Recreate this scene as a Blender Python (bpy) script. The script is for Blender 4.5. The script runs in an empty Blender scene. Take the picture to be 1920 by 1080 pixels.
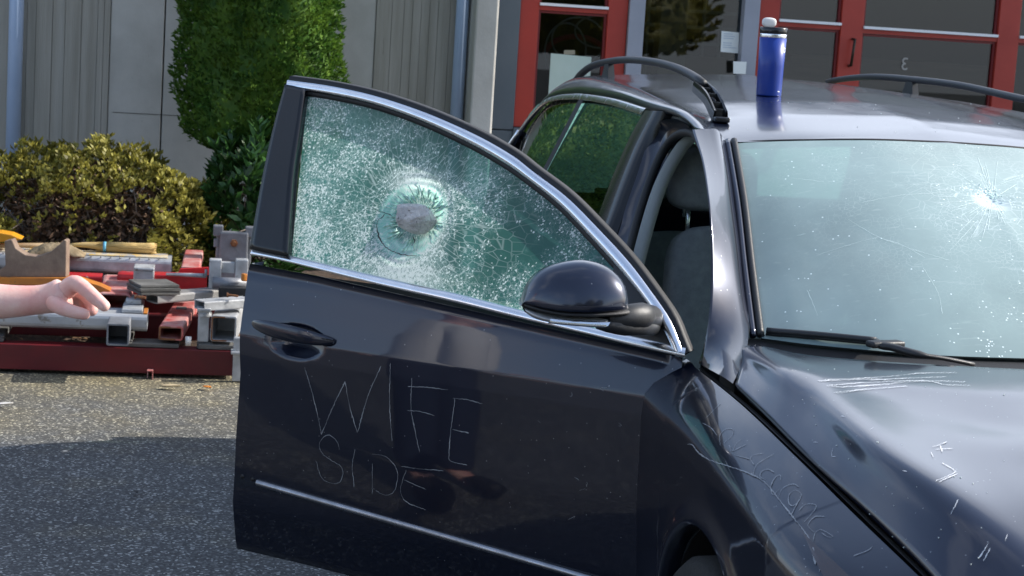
import bpy, bmesh, math, random
import numpy as np
from mathutils import Vector, Matrix
from mathutils.bvhtree import BVHTree
PI = math.pi
rnd = random.Random(7)
rng = np.random.default_rng(11)
scn = bpy.context.scene
col = scn.collection

# ------------------------------------------------------------------ camera, sky, sun, exposure
FPX, PITCH, ROLL, YAW = 3533.25, .1361, -.0627, -.1684
CAM = np.array([3.341, -1.870, 1.612])
def _axes():
    d = np.array([-math.cos(YAW)*math.cos(PITCH), -math.sin(YAW)*math.cos(PITCH), -math.sin(PITCH)])
    r = np.cross(d, [0, 0, 1.]); r /= np.linalg.norm(r); u = np.cross(r, d)
    return math.cos(ROLL)*r-math.sin(ROLL)*u, math.sin(ROLL)*r+math.cos(ROLL)*u, d
CR, CU, CF = _axes()
cd = bpy.data.cameras.new('camera'); cam = bpy.data.objects.new('camera', cd); col.objects.link(cam)
cd.sensor_width = 36; cd.lens = FPX/1920*36; cd.clip_start = .05; cd.clip_end = 500
cd.dof.use_dof = True; cd.dof.focus_distance = 4.6; cd.dof.aperture_fstop = 13
M = Matrix.Identity(4)
for i in range(3):
    M[i][0], M[i][1], M[i][2], M[i][3] = CR[i], CU[i], -CF[i], CAM[i]
cam.matrix_world = M
scn.camera = cam

SUN_EL = math.radians(33); SUN_AZ = math.radians(5)      # azimuth measured from +Y towards -X
SUNV = Vector((-math.sin(SUN_AZ)*math.cos(SUN_EL), math.cos(SUN_AZ)*math.cos(SUN_EL), math.sin(SUN_EL)))
world = bpy.data.worlds.new('World'); scn.world = world; world.use_nodes = True
wn, wl = world.node_tree.nodes, world.node_tree.links
wn.clear()
def N(nt, t, **k):
    n = nt.new(t)
    for a, b in k.items():
        if a == 'inp':
            for c, v in b.items(): n.inputs[c].default_value = v
        else: setattr(n, a, b)
    return n
sky = N(wn, 'ShaderNodeTexSky', sky_type='NISHITA', sun_disc=False, sun_elevation=SUN_EL, sun_rotation=-SUN_AZ, dust_density=1.5)
tc = N(wn, 'ShaderNodeTexCoord')
cn = N(wn, 'ShaderNodeTexNoise', inp={'Scale': 2.2, 'Detail': 7, 'Roughness': .58})
cr = N(wn, 'ShaderNodeValToRGB'); cr.color_ramp.elements[0].position = .43; cr.color_ramp.elements[1].position = .60
cr.color_ramp.elements[0].color = (.10, .10, .10, 1); cr.color_ramp.elements[1].color = (.9, .9, .9, 1)
mx = N(wn, 'ShaderNodeMix', data_type='RGBA')
mx.inputs[7].default_value = (8.5, 8.8, 9.4, 1)
bg = N(wn, 'ShaderNodeBackground', inp={'Strength': .145}); wo = N(wn, 'ShaderNodeOutputWorld')
wsep = N(wn, 'ShaderNodeVectorMath', operation='DOT_PRODUCT'); wsep.inputs[1].default_value = (-.75, .66, .0); wl.new(tc.outputs['Generated'], wsep.inputs[0])
bank = N(wn, 'ShaderNodeMapRange', inp={'From Min': .60, 'From Max': .86, 'To Min': 0, 'To Max': 1}); wl.new(wsep.outputs['Value'], bank.inputs[0])   # a bright cloud bank over the building
shift = N(wn, 'ShaderNodeMath', operation='MULTIPLY_ADD'); shift.inputs[1].default_value = .34; shift.inputs[2].default_value = -.115; wl.new(bank.outputs[0], shift.inputs[0])
cadd = N(wn, 'ShaderNodeMath', operation='ADD'); wl.new(cn.outputs['Fac'], cadd.inputs[0]); wl.new(shift.outputs[0], cadd.inputs[1])
cbr = N(wn, 'ShaderNodeMix', data_type='RGBA'); cbr.inputs[6].default_value = (4.2, 4.6, 5.4, 1); cbr.inputs[7].default_value = (5.5, 6.0, 7.0, 1); wl.new(bank.outputs[0], cbr.inputs[0]); wl.new(cbr.outputs[2], mx.inputs[7])
wl.new(tc.outputs['Generated'], cn.inputs['Vector']); wl.new(cadd.outputs[0], cr.inputs['Fac'])
wz = N(wn, 'ShaderNodeSeparateXYZ'); wl.new(tc.outputs['Generated'], wz.inputs[0]); hzn = N(wn, 'ShaderNodeMapRange', inp={'From Min': .04, 'From Max': .20, 'To Min': .7, 'To Max': 0}); wl.new(wz.outputs[2], hzn.inputs[0])
cmx = N(wn, 'ShaderNodeMath', operation='MAXIMUM'); wl.new(cr.outputs['Color'], cmx.inputs[0]); wl.new(hzn.outputs[0], cmx.inputs[1])
wl.new(cmx.outputs[0], mx.inputs[0]); wl.new(sky.outputs['Color'], mx.inputs[6]); wl.new(mx.outputs[2], bg.inputs['Color'])
wl.new(bg.outputs[0], wo.inputs['Surface'])
sl = bpy.data.lights.new('sun', 'SUN'); sl.energy = 3.7; sl.angle = math.radians(.53); sl.color = (1, .95, .87)
so = bpy.data.objects.new('sun', sl); col.objects.link(so); so.rotation_euler = SUNV.to_track_quat('Z', 'Y').to_euler()
scn.view_settings.view_transform = 'Standard'; scn.view_settings.look = 'None'; scn.view_settings.exposure = .88
scn.view_settings.gamma = 1
scn.cycles.max_bounces = 8; scn.cycles.transparent_max_bounces = 12

# ------------------------------------------------------------------ helpers
def ray(px, py): return CF + CR*(px-960)/FPX - CU*(py-540)/FPX
def onx(px, py, x): v = ray(px, py); return CAM+v*(x-CAM[0])/v[0]
def ony(px, py, y): v = ray(px, py); return CAM+v*(y-CAM[1])/v[1]
def onz(px, py, z): v = ray(px, py); return CAM+v*(z-CAM[2])/v[2]
def ond(px, py, d): return CAM+ray(px, py)*d
def onside(px, py, y0=.84, k=.45):
    v = ray(px, py); t = (-(y0-k*(CAM[2]-1))-CAM[1])/(v[1]-k*v[2]); return CAM+v*t
def tag(o, label=None, cat=None, group=None, kind=None):
    if label: o['label'] = label
    if cat: o['category'] = cat
    if group: o['group'] = group
    if kind: o['kind'] = kind
    return o
def empty(name, loc, label, cat, group=None):
    o = bpy.data.objects.new(name, None); col.objects.link(o); o.location = loc; o.empty_display_size = .05
    return tag(o, label, cat, group)
def mesh(name, vs, fs, mat, parent=None, smooth=True, mod=None, uv=None):
    me = bpy.data.meshes.new(name)
    me.from_pydata([tuple(map(float, v)) for v in vs], [], [tuple(map(int, f)) for f in fs])
    if smooth: me.polygons.foreach_set('use_smooth', [True]*len(me.polygons))
    for m in (mat if isinstance(mat, (list, tuple)) else [mat]): me.materials.append(m)
    if uv is not None:
        l = me.uv_layers.new(name='UVMap')
        for lp in me.loops: l.data[lp.index].uv = uv[lp.vertex_index]
    me.update()
    o = bpy.data.objects.new(name, me); col.objects.link(o)
    if parent:
        o.parent = parent
        pw = Matrix.Identity(4); p = parent
        chain = []
        while p: chain.append(p); p = p.parent
        for p in reversed(chain): pw = pw @ Matrix.LocRotScale(p.location, p.rotation_euler, p.scale)
        inv = pw.inverted()
        me.transform(inv)
    return o
class MB:
    def __init__(s): s.v = []; s.f = []; s.mv = []; s.mf = []
    def add(s, vs, fs):
        b = len(s.v); s.v += [tuple(map(float, v)) for v in vs]; s.f += [tuple(i+b for i in f) for f in fs]; return s
    def box(s, c, size, rot=None, bev=0):
        bm = bmesh.new(); bmesh.ops.create_cube(bm, size=1)
        bmesh.ops.scale(bm, vec=size, verts=bm.verts)
        if bev: bmesh.ops.bevel(bm, geom=list(bm.edges), offset=bev, segments=2, affect='EDGES', profile=.6)
        m = Matrix.Translation(c)
        if rot is not None: m = m @ (rot.to_4x4() if isinstance(rot, Matrix) else Matrix.Rotation(rot, 4, 'Z'))
        bm.transform(m); bm.verts.index_update()
        s.add([v.co[:] for v in bm.verts], [[v.index for v in f.verts] for f in bm.faces]); bm.free(); return s
    def bbox(s, lo, hi, bev=0):
        lo, hi = np.array(lo), np.array(hi); return s.box((lo+hi)/2, hi-lo, None, bev)
    def tube(s, pts, r, n=10, caps=True, flat=1.):
        pts = [Vector(p) for p in pts]; k = len(pts)
        rs = r if isinstance(r, (list, tuple, np.ndarray)) else [r]*k
        vs = []; up = Vector((0, 0, 1)); pn = None
        for i in range(k):
            t = (pts[min(i+1, k-1)]-pts[max(i-1, 0)]).normalized()
            if pn is None: a = t.cross(up) if abs(t.z) < .95 else t.cross(Vector((1, 0, 0)))
            else: a = pn-t*pn.dot(t)
            a.normalize(); pn = a; b = t.cross(a)
            for j in range(n):
                w = 2*PI*j/n; vs.append(pts[i]+a*math.cos(w)*rs[i]+b*math.sin(w)*rs[i]*flat)
        fs = [[i*n+j, i*n+(j+1) % n, (i+1)*n+(j+1) % n, (i+1)*n+j] for i in range(k-1) for j in range(n)]
        if caps: fs += [list(range(n))[::-1], [(k-1)*n+j for j in range(n)]]
        return s.add(vs, fs)
    def lathe(s, prof, c, axis='Z', n=32):
        vs = []; k = len(prof)
        for r, h in prof:
            for j in range(n):
                w = 2*PI*j/n; a, b = r*math.cos(w), r*math.sin(w)
                vs.append((c[0]+a, c[1]+b, c[2]+h) if axis == 'Z' else (c[0]+a, c[1]+h, c[2]+b))
        return s.add(vs, [[i*n+j, i*n+(j+1) % n, (i+1)*n+(j+1) % n, (i+1)*n+j] for i in range(k-1) for j in range(n)])
    def grid(s, rows, mirror=False, flip=False):
        a = np.array(rows, float); h, w = a.shape[:2]
        fs = [[i*w+j, i*w+j+1, (i+1)*w+j+1, (i+1)*w+j] for i in range(h-1) for j in range(w-1)]
        if flip: fs = [f[::-1] for f in fs]
        s.add(a.reshape(-1, 3), fs)
        if mirror:
            c = a.copy(); c[..., 1] *= -1; b = len(s.mv); s.mv += [tuple(q) for q in c.reshape(-1, 3)]; s.mf += [tuple(i+b for i in f[::-1]) for f in fs]
        return s
    def build(s, name, mat, parent=None, smooth=True, whole=False, **k):
        if s.mv and whole:
            s.add(s.mv, s.mf); s.mv = []
            o = mesh(name, s.v, s.f, mat, parent, smooth, **k); bm = bmesh.new(); bm.from_mesh(o.data); bmesh.ops.remove_doubles(bm, verts=bm.verts, dist=.0006); bm.to_mesh(o.data); bm.free(); return o
        if s.mv: mesh(name, s.mv, s.mf, mat, parent, smooth, **k)
        return mesh(name, s.v, s.f, mat, parent, smooth, **k)
def crv(pts, n, closed=False):
    """Catmull-Rom resample by arc length"""
    p = np.array(pts, float)
    if len(p) == 2: return p[0]+(p[1]-p[0])*np.linspace(0, 1, n)[:, None]
    q = np.vstack([2*p[0]-p[1], p, 2*p[-1]-p[-2]]); out = []
    for i in range(1, len(q)-2):
        for t in np.linspace(0, 1, 16, endpoint=False):
            a, b, c, d = q[i-1:i+3]
            out.append(.5*((2*b)+(-a+c)*t+(2*a-5*b+4*c-d)*t*t+(-a+3*b-3*c+d)*t**3))
    out.append(p[-1]); out = np.array(out)
    L = np.r_[0, np.cumsum(np.linalg.norm(np.diff(out, axis=0), axis=1))]
    return np.array([[np.interp(u, L, out[:, k]) for k in range(out.shape[1])] for u in np.linspace(0, L[-1], n)])
def loft(rows, nu, nv):
    """rows of control points -> nu x nv smooth grid"""
    a = np.array([crv(r, nv) for r in rows])
    return np.array([crv(a[:, j], nu) for j in range(nv)]).transpose(1, 0, 2)
def solid(o, t, off=-1):
    m = o.modifiers.new('solid', 'SOLIDIFY'); m.thickness = t; m.offset = off; return o
def bevel(o, w, seg=2):
    m = o.modifiers.new('bevel', 'BEVEL'); m.width = w; m.segments = seg; m.limit_method = 'ANGLE'; m.angle_limit = math.radians(35); return o
def subd(o, l=1):
    m = o.modifiers.new('sub', 'SUBSURF'); m.levels = l; m.render_levels = l; return o
def tree_of(*objs):
    vs = []; fs = []
    for o in objs:
        b = len(vs); mw = Matrix.Identity(4); ch = []; p = o
        while p: ch.append(p); p = p.parent
        for p in reversed(ch): mw = mw @ Matrix.LocRotScale(p.location, p.rotation_euler, p.scale)
        vs += [mw @ v.co for v in o.data.vertices]; fs += [[i+b for i in f.vertices] for f in o.data.polygons]
    return BVHTree.FromPolygons(vs, fs)
def hit(tr, px, py):
    v = Vector(ray(px, py)).normalized(); r = tr.ray_cast(Vector(CAM), v)
    if r[0] is None: return None
    n = r[1]; n = n if n.dot(v) < 0 else -n
    return r[0], n
def ribbon(mb, tr, px, w=.0012, lift=.0009, wob=.6):
    """a scratch: a hair-thin raised line lying on a panel"""
    n = max(3, int(sum(math.dist(px[i], px[i+1]) for i in range(len(px)-1))/2.5))
    pts = []
    for q in crv(px, n):
        h = hit(tr, q[0]+rnd.uniform(-wob, wob), q[1]+rnd.uniform(-wob, wob))
        if h: pts.append(h)
    if len(pts) < 2: return
    vs = []; ph = rnd.uniform(0, 6)
    for i, (p, nn) in enumerate(pts):
        t = (pts[min(i+1, len(pts)-1)][0]-pts[max(i-1, 0)][0]).normalized(); s = t.cross(nn).normalized()
        ww = w*rnd.uniform(.6, 1.15)*(.25 if i in (0, len(pts)-1) else 1)*(.75+.5*math.sin(i*.23+ph)*math.sin(i*.071+2*ph))
        vs += [p+nn*lift+s*ww, p+nn*lift-s*ww]
    mb.add(vs, [[2*i, 2*i+1, 2*i+3, 2*i+2] for i in range(len(pts)-1)])

# ------------------------------------------------------------------ materials
def mat(name, c, rough=.5, metal=0, spec=.5, var=None, vscale=8, vdet=5, bump=0, bscale=60, coat=0, spots=None, sscale=20, spos=.62, alpha=None, rvar=0, emit=None, stretch=None, swid=.04):
    m = bpy.data.materials.new(name); m.use_nodes = True; nt = m.node_tree; n, l = nt.nodes, nt.links; p = n['Principled BSDF']
    p.inputs['Base Color'].default_value = (*c, 1); p.inputs['Roughness'].default_value = rough; p.inputs['Metallic'].default_value = metal
    p.inputs['Specular IOR Level'].default_value = spec; p.inputs['Coat Weight'].default_value = coat; p.inputs['Coat Roughness'].default_value = .03
    t = N(n, 'ShaderNodeTexCoord'); vec = t.outputs['Object']
    if stretch:
        mp = N(n, 'ShaderNodeMapping'); mp.inputs['Scale'].default_value = stretch; l.new(vec, mp.inputs[0]); vec = mp.outputs[0]
    last = None
    if var:
        a = N(n, 'ShaderNodeTexNoise', inp={'Scale': vscale, 'Detail': vdet, 'Roughness': .6}); l.new(vec, a.inputs['Vector'])
        r = N(n, 'ShaderNodeValToRGB'); e = r.color_ramp.elements; e[0].position = .36; e[1].position = .66
        e[0].color = (*c, 1); e[1].color = (*var, 1); l.new(a.outputs['Fac'], r.inputs[0]); l.new(r.outputs[0], p.inputs['Base Color']); last = r.outputs[0]
        if rvar:
            mr = N(n, 'ShaderNodeMapRange', inp={'From Min': .3, 'From Max': .7, 'To Min': rough-rvar, 'To Max': rough+rvar}); l.new(a.outputs['Fac'], mr.inputs[0]); l.new(mr.outputs[0], p.inputs['Roughness'])
    if spots:
        a = N(n, 'ShaderNodeTexNoise', inp={'Scale': sscale, 'Detail': 8, 'Roughness': .7}); l.new(vec, a.inputs['Vector'])
        r = N(n, 'ShaderNodeValToRGB'); e = r.color_ramp.elements; e[0].position = spos; e[1].position = spos+swid; e[0].color = (0, 0, 0, 1)
        l.new(a.outputs['Fac'], r.inputs[0]); q = N(n, 'ShaderNodeMix', data_type='RGBA'); l.new(r.outputs[0], q.inputs[0])
        if last: l.new(last, q.inputs[6])
        else: q.inputs[6].default_value = (*c, 1)
        q.inputs[7].default_value = (*spots, 1); l.new(q.outputs[2], p.inputs['Base Color'])
    if bump:
        a = N(n, 'ShaderNodeTexNoise', inp={'Scale': bscale, 'Detail': 6, 'Roughness': .6}); l.new(vec, a.inputs['Vector'])
        b = N(n, 'ShaderNodeBump', inp={'Strength': bump, 'Distance': .01}); l.new(a.outputs['Fac'], b.inputs['Height']); l.new(b.outputs[0], p.inputs['Normal'])
    return m
def paint(name, dust=.0, c=(.008, .013, .032)):
    m = mat(name, c, .32, 0, .6, coat=1.)
    nt = m.node_tree; n, l = nt.nodes, nt.links; p = n['Principled BSDF']
    p.inputs['Coat IOR'].default_value = 1.5; p.inputs['Metallic'].default_value = .55; p.inputs['Roughness'].default_value = .30
    t = N(n, 'ShaderNodeTexCoord')
    # dust and dried water marks: a thin uneven matt film
    a = N(n, 'ShaderNodeTexNoise', inp={'Scale': 7, 'Detail': 9, 'Roughness': .7}); l.new(t.outputs['Object'], a.inputs['Vector'])
    r = N(n, 'ShaderNodeMapRange', inp={'From Min': .35, 'From Max': .75, 'To Min': dust*.5, 'To Max': dust*1.6}); l.new(a.outputs['Fac'], r.inputs[0])
    q = N(n, 'ShaderNodeMix', data_type='RGBA'); q.inputs[6].default_value = (*c, 1); q.inputs[7].default_value = (.04, .055, .095, 1)
    l.new(r.outputs[0], q.inputs[0]); 
    v = N(n, 'ShaderNodeTexVoronoi', inp={'Scale': 46, 'Randomness': 1}); l.new(t.outputs['Object'], v.inputs['Vector'])
    g = N(n, 'ShaderNodeMath', operation='LESS_THAN'); g.inputs[1].default_value = .055; l.new(v.outputs['Distance'], g.inputs[0])
    q2 = N(n, 'ShaderNodeMix', data_type='RGBA'); l.new(g.outputs[0], q2.inputs[0]); l.new(q.outputs[2], q2.inputs[6]); q2.inputs[7].default_value = (.25, .26, .28, 1)
    l.new(q2.outputs[2], p.inputs['Base Color'])
    cr_ = N(n, 'ShaderNodeMapRange', inp={'From Min': .3, 'From Max': .8, 'To Min': .02+dust*1.1, 'To Max': .035+dust*3.4}); l.new(a.outputs['Fac'], cr_.inputs[0]); l.new(cr_.outputs[0], p.inputs['Coat Roughness'])
    b1 = N(n, 'ShaderNodeTexNoise', inp={'Scale': 5, 'Detail': 2}); l.new(t.outputs['Object'], b1.inputs['Vector'])
    b = N(n, 'ShaderNodeBump', inp={'Strength': .03, 'Distance': .02}); l.new(b1.outputs['Fac'], b.inputs['Height']); l.new(b.outputs[0], p.inputs['Coat Normal'])
    return m
PAINT = paint('navy_paint', .008, (.003, .0065, .022))
PAINT_TOP = paint('navy_paint_dusty', .04, (.006, .011, .032))
BLACK = mat('black_rubber', (.012, .012, .013), .6, bump=.1, bscale=200)
GLOSSBLACK = mat('black_gloss_plastic', (.008, .009, .011), .22, rvar=.05, var=(.012, .013, .015))
TRIMBLACK = mat('black_grain_plastic', (.02, .021, .023), .45, bump=.15, bscale=400)
CHROME = mat('chrome_trim', (.90, .92, .95), .24, 1, var=(.82, .85, .90), vscale=30, rvar=.06)
ALU = mat('worn_aluminium_strip', (.42, .43, .46), .3, 1, var=(.28, .29, .31), vscale=20, rvar=.1)
SCRATCH = mat('bare_scratched_primer', (.40, .42, .44), .7, var=(.22, .23, .25), vscale=60)
SCRATCHW = mat('white_scratched_primer', (.75, .77, .80), .7)
RAIL = mat('dark_rail_plastic', (.035, .038, .042), .5, bump=.1, bscale=300)
CLOTH = mat('charcoal_seat_cloth', (.26, .275, .29), .9, var=(.33, .345, .36), vscale=40, bump=.3, bscale=500)
INTGREY = mat('grey_interior_trim', (.34, .35, .35), .7, var=(.40, .41, .40), bump=.1, bscale=300)
DARKINT = mat('dark_interior', (.012, .012, .013), .8)
LINER = mat('pale_headliner', (.35, .35, .34), .9)
TYRE = mat('tyre_rubber', (.015, .015, .015), .75, bump=.3, bscale=80)
LAMP = mat('clear_lamp_plastic', (.45, .46, .46), .2, .3, var=(.28, .28, .28), vscale=14)
def schlick(n, l, f0=.04, extra=0.):
    lw = N(n, 'ShaderNodeLayerWeight', inp={'Blend': .5}); pw = N(n, 'ShaderNodeMath', operation='POWER'); pw.inputs[1].default_value = 5; l.new(lw.outputs['Facing'], pw.inputs[0])
    ma = N(n, 'ShaderNodeMath', operation='MULTIPLY_ADD', use_clamp=True); ma.inputs[1].default_value = 1-f0; ma.inputs[2].default_value = f0+extra; l.new(pw.outputs[0], ma.inputs[0]); return ma
def glass(name, tint=(.45, .6, .55), refl=1.45, extra=0., rough=.0):
    m = bpy.data.materials.new(name); m.use_nodes = True; nt = m.node_tree; n, l = nt.nodes, nt.links; n.clear()
    o = N(n, 'ShaderNodeOutputMaterial'); tr = N(n, 'ShaderNodeBsdfTransparent', inp={'Color': (*tint, 1)}); g = N(n, 'ShaderNodeBsdfGlossy', inp={'Roughness': rough})
    fr = schlick(n, l, ((refl-1)/(refl+1))**2*1.5); ad = N(n, 'ShaderNodeMath', operation='ADD'); ad.inputs[1].default_value = extra; ad.use_clamp = True
    mx = N(n, 'ShaderNodeMixShader'); l.new(fr.outputs[0], ad.inputs[0]); l.new(ad.outputs[0], mx.inputs[0]); l.new(tr.outputs[0], mx.inputs[1]); l.new(g.outputs[0], mx.inputs[2]); l.new(mx.outputs[0], o.inputs[0])
    return m
SIDEGLASS = glass('tinted_side_glass', (.42, .62, .55), 1.55, .02)
DARKGLASS = glass('privacy_glass', (.10, .14, .13), 1.6, .05)
PANE = glass('shop_glass', (.55, .6, .6), 1.45, .0, .01)
LENS = glass('lamp_lens', (.8, .8, .8), 1.5, .04)

def shattered():
    """laminated, crazed side glass: UV = metres on the pane, measured from the blow"""
    m = bpy.data.materials.new('shattered_green_glass'); m.use_nodes = True; nt = m.node_tree; n, l = nt.nodes, nt.links; n.clear()
    def math_(op, a, b=None, clamp=False):
        k = N(n, 'ShaderNodeMath', operation=op, use_clamp=clamp)
        for i, x in enumerate((a, b)):
            if x is None: continue
            if isinstance(x, (int, float)): k.inputs[i].default_value = x
            else: l.new(x, k.inputs[i])
        return k.outputs[0]
    def rng_(x, a, b, c, d):
        k = N(n, 'ShaderNodeMapRange', inp={'From Min': a, 'From Max': b, 'To Min': c, 'To Max': d}); l.new(x, k.inputs[0]); return k.outputs[0]
    o = N(n, 'ShaderNodeOutputMaterial'); uv = N(n, 'ShaderNodeUVMap'); sep = N(n, 'ShaderNodeSeparateXYZ'); l.new(uv.outputs[0], sep.inputs[0])
    u, v = sep.outputs[0], sep.outputs[1]
    rr = math_('SQRT', math_('ADD', math_('MULTIPLY', u, u), math_('MULTIPLY', v, v)))
    ang = math_('ARCTAN2', v, u)
    # crumbs
    v1 = N(n, 'ShaderNodeTexVoronoi', inp={'Scale': 290}); l.new(uv.outputs[0], v1.inputs['Vector'])
    e1 = N(n, 'ShaderNodeTexVoronoi', feature='DISTANCE_TO_EDGE', inp={'Scale': 290}); l.new(uv.outputs[0], e1.inputs['Vector'])
    e2 = N(n, 'ShaderNodeTexVoronoi', feature='DISTANCE_TO_EDGE', inp={'Scale': 42}); l.new(uv.outputs[0], e2.inputs['Vector'])
    wcd = N(n, 'ShaderNodeTexNoise', inp={'Scale': 9, 'Detail': 3}); l.new(uv.outputs[0], wcd.inputs['Vector'])
    # polar coords -> radial and ring cracks
    cp = N(n, 'ShaderNodeCombineXYZ'); l.new(math_('MULTIPLY', ang, 1.6), cp.inputs[0]); l.new(math_('MULTIPLY', rr, 3.), cp.inputs[1])
    er = N(n, 'ShaderNodeTexVoronoi', feature='DISTANCE_TO_EDGE', inp={'Scale': 9}); l.new(cp.outputs[0], er.inputs['Vector'])
    rings = math_('SINE', math_('ADD', math_('MULTIPLY', rr, 420.), math_('ADD', math_('MULTIPLY', wcd.outputs['Fac'], 75.), math_('MULTIPLY', math_('SINE', math_('MULTIPLY', ang, 3.)), .9))))
    nearhole = rng_(rr, .085, .15, 1, 0)
    # crack density over the pane
    big = N(n, 'ShaderNodeTexNoise', inp={'Scale': 5.5, 'Detail': 4, 'Roughness': .6}); l.new(uv.outputs[0], big.inputs['Vector'])
    left = rng_(u, .06, .34, 0, 1)          # towards the rear edge
    low = rng_(v, -.02, -.16, 0, 1)
    dens = math_('ADD', rng_(big.outputs['Fac'], .40, .66, -.14, .46), math_('ADD', math_('MULTIPLY', left, .5), math_('ADD', math_('MULTIPLY', low, .38), math_('MULTIPLY', nearhole, .3))), True)
    line1 = rng_(e1.outputs['Distance'], .02, .11, 1, 0)
    cellb = N(n, 'ShaderNodeSeparateColor'); l.new(v1.outputs['Color'], cellb.inputs[0])
    clus = N(n, 'ShaderNodeTexNoise', inp={'Scale': 38, 'Detail': 3, 'Roughness': .7}); l.new(uv.outputs[0], clus.inputs['Vector'])
    pick = math_('GREATER_THAN', math_('MULTIPLY', dens, rng_(clus.outputs['Fac'], .36, .62, .25, 1.35)), cellb.outputs[0])
    pick = math_('MULTIPLY', pick, rng_(rr, .078, .10, .22, 1))
    spark = math_('MULTIPLY', math_('GREATER_THAN', cellb.outputs[1], .60), pick)
    crack = math_('MULTIPLY', line1, pick)
    rad = math_('MULTIPLY', rng_(er.outputs['Distance'], .0, .05, 1, 0), rng_(rr, .03, .36, .9, 0))
    rn = N(n, 'ShaderNodeTexNoise', inp={'Scale': 45, 'Detail': 4}); l.new(uv.outputs[0], rn.inputs['Vector'])
    ringl = math_('MULTIPLY', math_('MULTIPLY', math_('GREATER_THAN', rings, .72), rng_(rn.outputs['Fac'], .46, .56, 0, 1)), math_('MULTIPLY', rng_(rr, .075, .085, 0, 1), rng_(rr, .10, .19, .55, 0)))
    long_ = math_('MULTIPLY', rng_(e2.outputs['Distance'], .0, .02, .5, 0), dens)
    def gauss(u0, v0, su, sv):
        a_ = math_('MULTIPLY', math_('SUBTRACT', u, u0), 1/su); b_ = math_('MULTIPLY', math_('SUBTRACT', v, v0), 1/sv)
        return math_('POWER', 2.718, math_('MULTIPLY', math_('ADD', math_('MULTIPLY', a_, a_), math_('MULTIPLY', b_, b_)), -1.))
    fn = N(n, 'ShaderNodeTexNoise', inp={'Scale': 120, 'Detail': 4, 'Roughness': .7}); l.new(uv.outputs[0], fn.inputs['Vector'])
    bruise = math_('MULTIPLY', math_('ADD', gauss(.015, .085, .06, .03), math_('ADD', gauss(-.03, -.125, .085, .03), math_('MULTIPLY', gauss(-.06, -.02, .04, .07), .5))), rng_(fn.outputs['Fac'], .35, .65, .15, 1.15))
    white = math_('ADD', math_('ADD', math_('MULTIPLY', crack, .8), math_('MULTIPLY', bruise, 1.15)), math_('ADD', math_('MULTIPLY', spark, .8), math_('ADD', rad, math_('ADD', ringl, long_))), True)
    # facets
    web = N(n, 'ShaderNodeTexVoronoi', feature='DISTANCE_TO_EDGE', inp={'Scale': 105}); l.new(uv.outputs[0], web.inputs['Vector'])
    white = math_('ADD', white, math_('MULTIPLY', math_('MULTIPLY', rng_(web.outputs['Distance'], .0, .075, .75, 0), dens), rng_(rr, .078, .10, .3, 1)), True)
    rim = math_('MULTIPLY', rng_(rr, .050, .062, 0, 1), rng_(rr, .084, .098, 1, 0))
    nm = N(n, 'ShaderNodeBump', inp={'Strength': 1., 'Distance': .004}); l.new(cellb.outputs[2], nm.inputs['Height'])
    tr = N(n, 'ShaderNodeBsdfTransparent', inp={'Color': (.17, .47, .40, 1)})
    body = N(n, 'ShaderNodeBsdfPrincipled', inp={'Base Color': (.09, .42, .33, 1), 'Roughness': .35, 'Transmission Weight': 0}); l.new(nm.outputs[0], body.inputs['Normal'])
    btr = N(n, 'ShaderNodeBsdfTranslucent', inp={'Color': (.10, .56, .43, 1)}); cm = N(n, 'ShaderNodeMix', data_type='RGBA'); cm.inputs[6].default_value = (.10, .48, .38, 1); cm.inputs[7].default_value = (.40, .95, .78, 1); l.new(rim, cm.inputs[0]); l.new(cm.outputs[2], btr.inputs['Color']); l.new(cm.outputs[2], body.inputs['Base Color']); bmx = N(n, 'ShaderNodeMixShader', inp={0: .55}); l.new(body.outputs[0], bmx.inputs[1]); l.new(btr.outputs[0], bmx.inputs[2])
    gl = N(n, 'ShaderNodeBsdfGlossy', inp={'Roughness': .08}); l.new(nm.outputs[0], gl.inputs['Normal'])
    bs = N(n, 'ShaderNodeMixShader'); l.new(math_('ADD', rng_(dens, 0, 1, .30, .66), math_('MULTIPLY', rim, .45), True), bs.inputs[0]); l.new(tr.outputs[0], bs.inputs[1]); l.new(bmx.outputs[0], bs.inputs[2])
    fr = schlick(n, l, .05); g2 = N(n, 'ShaderNodeMixShader'); l.new(math_('ADD', fr.outputs[0], math_('MULTIPLY', dens, .06)), g2.inputs[0]); l.new(bs.outputs[0], g2.inputs[1]); l.new(gl.outputs[0], g2.inputs[2])
    wd = N(n, 'ShaderNodeBsdfDiffuse', inp={'Color': (.95, 1., .98, 1)}); wt = N(n, 'ShaderNodeBsdfTranslucent', inp={'Color': (.85, 1., .95, 1)})
    ww = N(n, 'ShaderNodeMixShader', inp={0: .55}); l.new(wd.outputs[0], ww.inputs[1]); l.new(wt.outputs[0], ww.inputs[2])
    fin = N(n, 'ShaderNodeMixShader'); l.new(math_('MULTIPLY', white, 1.), fin.inputs[0]); l.new(g2.outputs[0], fin.inputs[1]); l.new(ww.outputs[0], fin.inputs[2])
    l.new(fin.outputs[0], o.inputs[0]); return m
SHATTER = shattered()
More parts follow.
